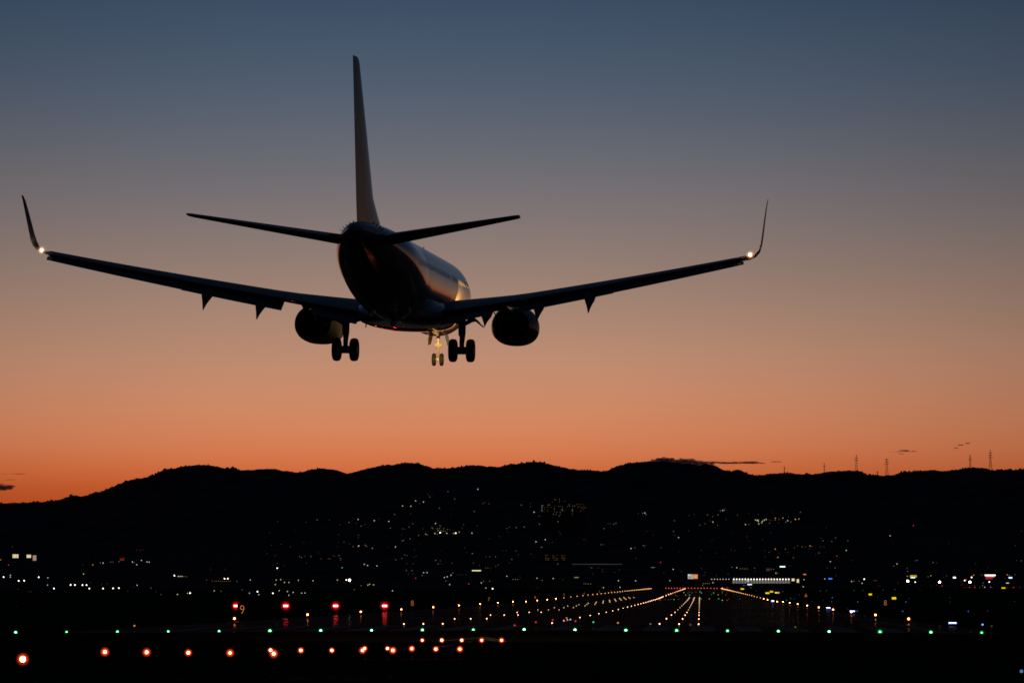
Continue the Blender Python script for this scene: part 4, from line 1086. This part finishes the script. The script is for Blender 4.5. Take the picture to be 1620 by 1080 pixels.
TIPG = halo_mat('tip_halo_glow', (1.0, 0.42, 0.16), 9.0)
WL, WR = wing(-1), wing(1)

# tail surfaces
def surface(name, secs, m, parent, thick=.10, vertical=False, te=1.0, lo=0.0):
    rings = []
    for (p, le, ch, z) in secs:
        r = []
        for x, q in (foil_aft(ch, thick, lo) if lo > 0 else foil(ch, thick, te=te)):
            r.append(B(q, le + x, z) if vertical else B(p, le + x, z + q))
        rings.append(r)
    return mesh(name, *loft(rings), m, parent, smooth=True)
FINM = mat('fin_paint', (0.23, 0.275, 0.33), 0.35, 0, 0.6, spec=0.0)
def crest(m):
    """round red airline crest with a pale crescent, printed on both sides of the fin"""
    t = m.node_tree; b = t.nodes['Principled BSDF']
    tx = t.nodes.new('ShaderNodeTexCoord'); sp = t.nodes.new('ShaderNodeSeparateXYZ'); t.links.new(tx.outputs['Object'], sp.inputs[0])
    def mth(op, a, c):
        n = t.nodes.new('ShaderNodeMath'); n.operation = op
        for i, v in enumerate((a, c)):
            if isinstance(v, (int, float)): n.inputs[i].default_value = v
            else: t.links.new(v, n.inputs[i])
        return n.outputs[0]
    def disc(y, z, r):
        return mth('LESS_THAN', mth('ADD', mth('POWER', mth('ABSOLUTE', mth('SUBTRACT', sp.outputs[1], y), 0), 2), mth('POWER', mth('ABSOLUTE', mth('SUBTRACT', sp.outputs[2], z), 0), 2)), r * r)
    k = mth('MULTIPLY', disc(-15.3, 4.35, 1.45), mth('SUBTRACT', 1.0, disc(-15.55, 4.85, .72)))
    mx = t.nodes.new('ShaderNodeMix'); mx.data_type = 'RGBA'
    t.links.new(k, mx.inputs[0]); mx.inputs[6].default_value = (.23, .275, .33, 1); mx.inputs[7].default_value = (.35, .02, .025, 1)
    t.links.new(mx.outputs[2], b.inputs['Base Color'])
crest(FINM)
FS = [(0, 29.4, 7.7, 1.4), (0, 31.5, 5.95, 2.3), (0, 32.9, 4.75, 3.0), (0, 35.2, 3.25, 5.9), (0, 37.4, 1.8, 8.55), (0, 37.75, 1.45, 8.72)]
FSs = [(0, a_, b_, c_) for (_, a_, b_, c_) in FS]
fin = surface('vertical_stabilizer', FSs, FINM, plane, .095, True, te=.72)
surface('rudder', [(0, 30.15, 7.08, 1.72)] + FSs[1:], FINM, fin, .095, True, te=1.0, lo=.724)
mesh('dorsal_fin', *loft([[B(.16, 28.0, 1.80), B(.3, 32, 1.80), B(-.3, 32, 1.80), B(-.16, 28.0, 1.80)], [B(.02, 29.9, 2.12), B(.16, 32.8, 2.95), B(-.16, 32.8, 2.95), B(-.02, 29.9, 2.12)]]), PAINT, fin)
for side in (-1, 1):
    HS = [(side * .5, 32.9, 4.75, .98), (side * 1.2, 33.45, 4.35, 1.07), (side * 4.2, 35.7, 2.95, 1.47), (side * 7.0, 37.75, 1.55, 1.85), (side * 7.18, 38.0, 1.2, 1.875)]
    hs = surface('horizontal_stabilizer', HS, GREYP, plane, .095, te=.70)
    surface('elevator', HS[1:4] + [(side * 7.14, 37.95, 1.3, 1.87)], GREYP, hs, .095, lo=.704)
o = new_obj('tail_lamp', sphere_mesh(glow('tail_lamp_light', (1.0, .5, .25), 0.9), 12), plane); o.location = B(0.02, 37.5, 1.05); o.scale = (.032,) * 3

# engines
BLACKM = mat('matt_black_metal', (0.012, 0.012, 0.012), 0.8, spec=0.1, noise=(4.0, 0.3))  # near-black for duct, core, plug and fan
NACP = mat('nacelle_paint', (0.30, 0.30, 0.31), 0.5, 0, 0.12, spec=0.0, noise=(0.9, 0.1))
def engine(side):
    def BE(x, xa, z): return B(x, xa + 0.7, z)
    yx, zc = side * 4.98, -1.93
    root = empty('engine'); root.parent = plane
    root['label'] = ('left' if side < 0 else 'right') + ' engine under the wing'
    def ring(xa, r, sq=1.0, dz=0.0, n=32):
        out_ = []
        for k in range(n):
            an = 2 * math.pi * k / n; c, s = math.cos(an), math.sin(an)
            rz = r * (0.86 if s < 0 else 0.97) if sq else r
            # flattened underside
            if sq and s < 0: s_ = -abs(s) ** .82
            else: s_ = s
            out_.append(BE(yx + r * 1.05 * math.copysign(abs(c) ** (.9 if sq else 1), c), xa, zc + dz + rz * s_))
        return out_
    prof_ = [(12.1, .80), (11.75, .86), (11.6, .96), (11.7, 1.05), (12.2, 1.10), (13.0, 1.12), (14.0, 1.08), (15.0, .97), (15.7, .86)]
    mesh('nacelle', *loft([ring(x, r) for x, r in prof_], cap=False), NACP, root, smooth=True)
    mesh('exhaust_duct', *loft([ring(x, r) for x, r in ((15.695, .855), (15.68, .83), (14.6, .86), (13.2, .84), (12.4, .80))], cap=False), BLACKM, root, smooth=True)
    mesh('intake_lip', *loft([ring(x, r) for x, r in ((12.0, .79), (11.73, .865), (11.58, .96), (11.69, 1.057), (12.0, 1.095))], cap=False), BARE, root, smooth=True)
    mesh('core_cowl', *loft([ring(x, r, 0) for x, r in ((13.2, .62), (14.5, .64), (15.8, .56), (16.6, .42), (16.6, .38), (15.8, .34))]), BLACKM, root, smooth=True)
    mesh('exhaust_plug', *loft([ring(x, r, 0) for x, r in ((15.7, .26), (16.6, .24), (17.1, .12), (17.4, .02))]), BLACKM, root, smooth=True)
    mesh('fan', *loft([ring(x, r, 0) for x, r in ((12.9, .78), (13.0, .78))]), BLACKM, root)
    mesh('pylon', *loft([[BE(yx - w, xa, z0), BE(yx + w, xa, z0), BE(yx + w, xa, z1), BE(yx - w, xa, z1)] for xa, w, z0, z1 in ((12.6, .06, -1.0, -.86), (14, .17, -1.2, -.72), (16.3, .19, -1.6, -.80), (18.2, .14, -1.25, -.9), (19.6, .03, -1.10, -1.0))]), PAINT, root)
    mesh('strake', *loft([[BE(yx - side * .88, 12.6, zc + .52), BE(yx - side * .9, 13.9, zc + .5), BE(yx - side * .86, 13.9, zc + .54)], [BE(yx - side * 1.1, 13.4, zc + .78), BE(yx - side * 1.12, 13.9, zc + .76), BE(yx - side * 1.08, 13.9, zc + .80)]]), PAINT, root)
engine(-1); engine(1)

# undercarriage
def wheel_geo(r, w):
    h = w / 2
    return lathe_geo([(r * .52, -h * .8), (r * .60, -h * .95), (r * .78, -h), (r * .92, -h * .82), (r * .985, -h * .5), (r, -h * .15), (r, h * .15), (r * .985, h * .5), (r * .92, h * .82), (r * .78, h), (r * .60, h * .95), (r * .52, h * .8)], 28, 'x')
def put(o, p):
    o.location = p
    return o
def main_gear(side):
    root = empty('main_landing_gear'); root.parent = plane
    root['label'] = ('left' if side < 0 else 'right') + ' main landing gear with two wheels'
    x, xa, za = side * 2.86, 19.6, -3.32
    for s in (-1, 1):
        put(mesh('tyre', *wheel_geo(.565, .40), RUBBER, root, smooth=True), B(x + s * .43, xa, za))
        put(mesh('hub', *lathe_geo([(.10, -.17), (.27, -.15), (.30, -.10), (.30, .10), (.27, .15), (.10, .17)], 20, 'x'), GEARM, root, smooth=True), B(x + s * .43, xa, za))
    mesh('axle', *tube_geo([B(x - .5, xa, za), B(x + .5, xa, za)], .085, 10), GEARM, root)
    mesh('lower_strut', *tube_geo([B(x, xa, za - .06), B(x, xa, -2.4)], .12, 12), BARE, root)
    mesh('upper_strut', *tube_geo([B(x, xa, -2.62), B(x - side * .0, xa, -2.5), B(x, xa, -1.2)], [.16, .18, .20], 12), GEARM, root)
    mesh('torque_link', *merge([tube_geo([B(x, xa + .1, -2.55), B(x, xa + .42, -2.86)], .05, 6), tube_geo([B(x, xa + .42, -2.86), B(x, xa + .1, -3.22)], .05, 6)]), GEARM, root)
    mesh('side_brace', *tube_geo([B(x, xa, -2.0), B(x - side * 1.25, xa, -1.75)], .065, 8), GEARM, root)
    mesh('drag_brace', *tube_geo([B(x, xa, -2.0), B(x, xa - 1.0, -1.35)], .06, 8), GEARM, root)
    mesh('brake_hose', *tube_geo([B(x + .13, xa + .1, -1.9), B(x + .17, xa + .13, -2.5), B(x + .1, xa + .12, -3.05)], .022, 6), DARKM, root)
    mesh('brake_unit', *tube_geo([B(x - .24, xa, za), B(x + .24, xa, za)], .19, 14), DARKM, root)
    # curved outer door carried on the strut
    pts = [(.16, -2.02), (.30, -1.92), (.45, -1.82), (.60, -1.80), (.74, -1.88), (.90, -2.04), (1.06, -2.18)]
    ra, rb = [], []
    for i, (dx, z) in enumerate(pts):
        t_ = [.06, .09, .10, .085, .06, .035, .015][i]
        ra.append([B(x + side * dx, xa - .45, z + t_), B(x + side * dx, xa + .45, z + t_), B(x + side * dx, xa + .45, z - t_), B(x + side * dx, xa - .45, z - t_)])
    mesh('strut_door', *loft(ra), GREYP, root, smooth=False)
    # inner wheel well panel edge
    ix = x - side * .62
    mesh('well_panel', *loft([[B(ix - .26, xa - .3, -1.72), B(ix + .34, xa - .3, -1.62), B(ix + .34, xa + .3, -1.62), B(ix - .26, xa + .3, -1.72)], [B(ix - .20, xa - .3, -1.98), B(ix + .3, xa - .3, -1.86), B(ix + .3, xa + .3, -1.86), B(ix - .20, xa + .3, -1.98)]]), GREYP, root)
main_gear(-1); main_gear(1)
ng = empty('nose_landing_gear'); ng.parent = plane
ng['label'] = 'small nose landing gear lit gold by the landing lights'
x, xa, za = 0.0, 4.05, -3.36
for s in (-1, 1):
    put(mesh('tyre', *wheel_geo(.343, .20), RUBBER, ng, smooth=True), B(s * .205, xa, za))
    put(mesh('hub', *lathe_geo([(.05, -.10), (.15, -.09), (.17, -.06), (.17, .06), (.15, .09), (.05, .10)], 16, 'x'), GEARM, ng, smooth=True), B(s * .205, xa, za))
mesh('axle', *tube_geo([B(-.3, xa, za), B(.3, xa, za)], .05, 8), GEARM, ng)
mesh('strut', *tube_geo([B(0, xa, za - .03), B(0, xa - .05, -2.75), B(0, xa - .08, -2.72), B(0, xa - .12, -1.8)], [.065, .065, .095, .10], 12), GEARM, ng)
mesh('torque_link', *merge([tube_geo([B(0, xa + .06, -2.7), B(0, xa + .3, -2.95)], .035, 6), tube_geo([B(0, xa + .3, -2.95), B(0, xa + .05, -3.25)], .035, 6)]), GEARM, ng)
mesh('steering_collar', *tube_geo([B(-.2, xa - .08, -2.58), B(.2, xa - .08, -2.58)], .10, 10), GEARM, ng)
mesh('drag_brace', *tube_geo([B(0, xa, -2.4), B(0, xa - .9, -1.95)], .05, 8), GEARM, ng)
for s in (-1, 1):
    mesh('gear_door', *loft([[B(s * .40, xa - 1.2, -1.98), B(s * .40, xa + .7, -2.0), B(s * .43, xa + .7, -2.0), B(s * .43, xa - 1.2, -1.98)], [B(s * .50, xa - 1.1, -2.50), B(s * .52, xa + .5, -2.62), B(s * .55, xa + .5, -2.62), B(s * .53, xa - 1.1, -2.50)]]), PAINT, ng)
# landing lamps in the wing roots, shining forward past the nose gear
for side in (-1, 1):
    o = new_obj('landing_lamp', sphere_mesh(glow('landing_lamp_lens', (1.0, .80, .55), 6.0), 12), plane); o.location = B(side * 2.45, 14.2, -1.42); o.scale = (.16, .06, .12)
    ld = bpy.data.lights.new('landing_beam', 'SPOT'); ld.energy = 3300; ld.color = (1.0, .52, .15); ld.spot_size = math.radians(95); ld.spot_blend = .8; ld.shadow_soft_size = .08
    lo_ = bpy.data.objects.new('landing_beam', ld); COL.objects.link(lo_); lo_.parent = plane
    lo_.location = B(side * 2.45, 14.05, -1.45)
    lo_.rotation_euler = Vector((-side * .16, 1.0, -.10)).to_track_quat('-Z', 'Y').to_euler()

# ------------------------------------------------------------------ alike lamps told apart by their order from the left
bpy.context.view_layer.update()
from collections import defaultdict
same = defaultdict(list)
for ob in scene.objects:
    if ob.parent is None and ob.get('label') and ob.get('category') in ('street lamp', 'taxiway lamp'):
        same[ob['label']].append(ob)
for lb, L_ in same.items():
    if len(L_) > 1:
        L_.sort(key=lambda q: (q.location.x * CY + q.location.y * SY) / (-q.location.x * SY + q.location.y * CY))
        for k_, ob in enumerate(L_):
            ob['label'] = lb + ', ' + nth(k_ + 1) + ' from left'
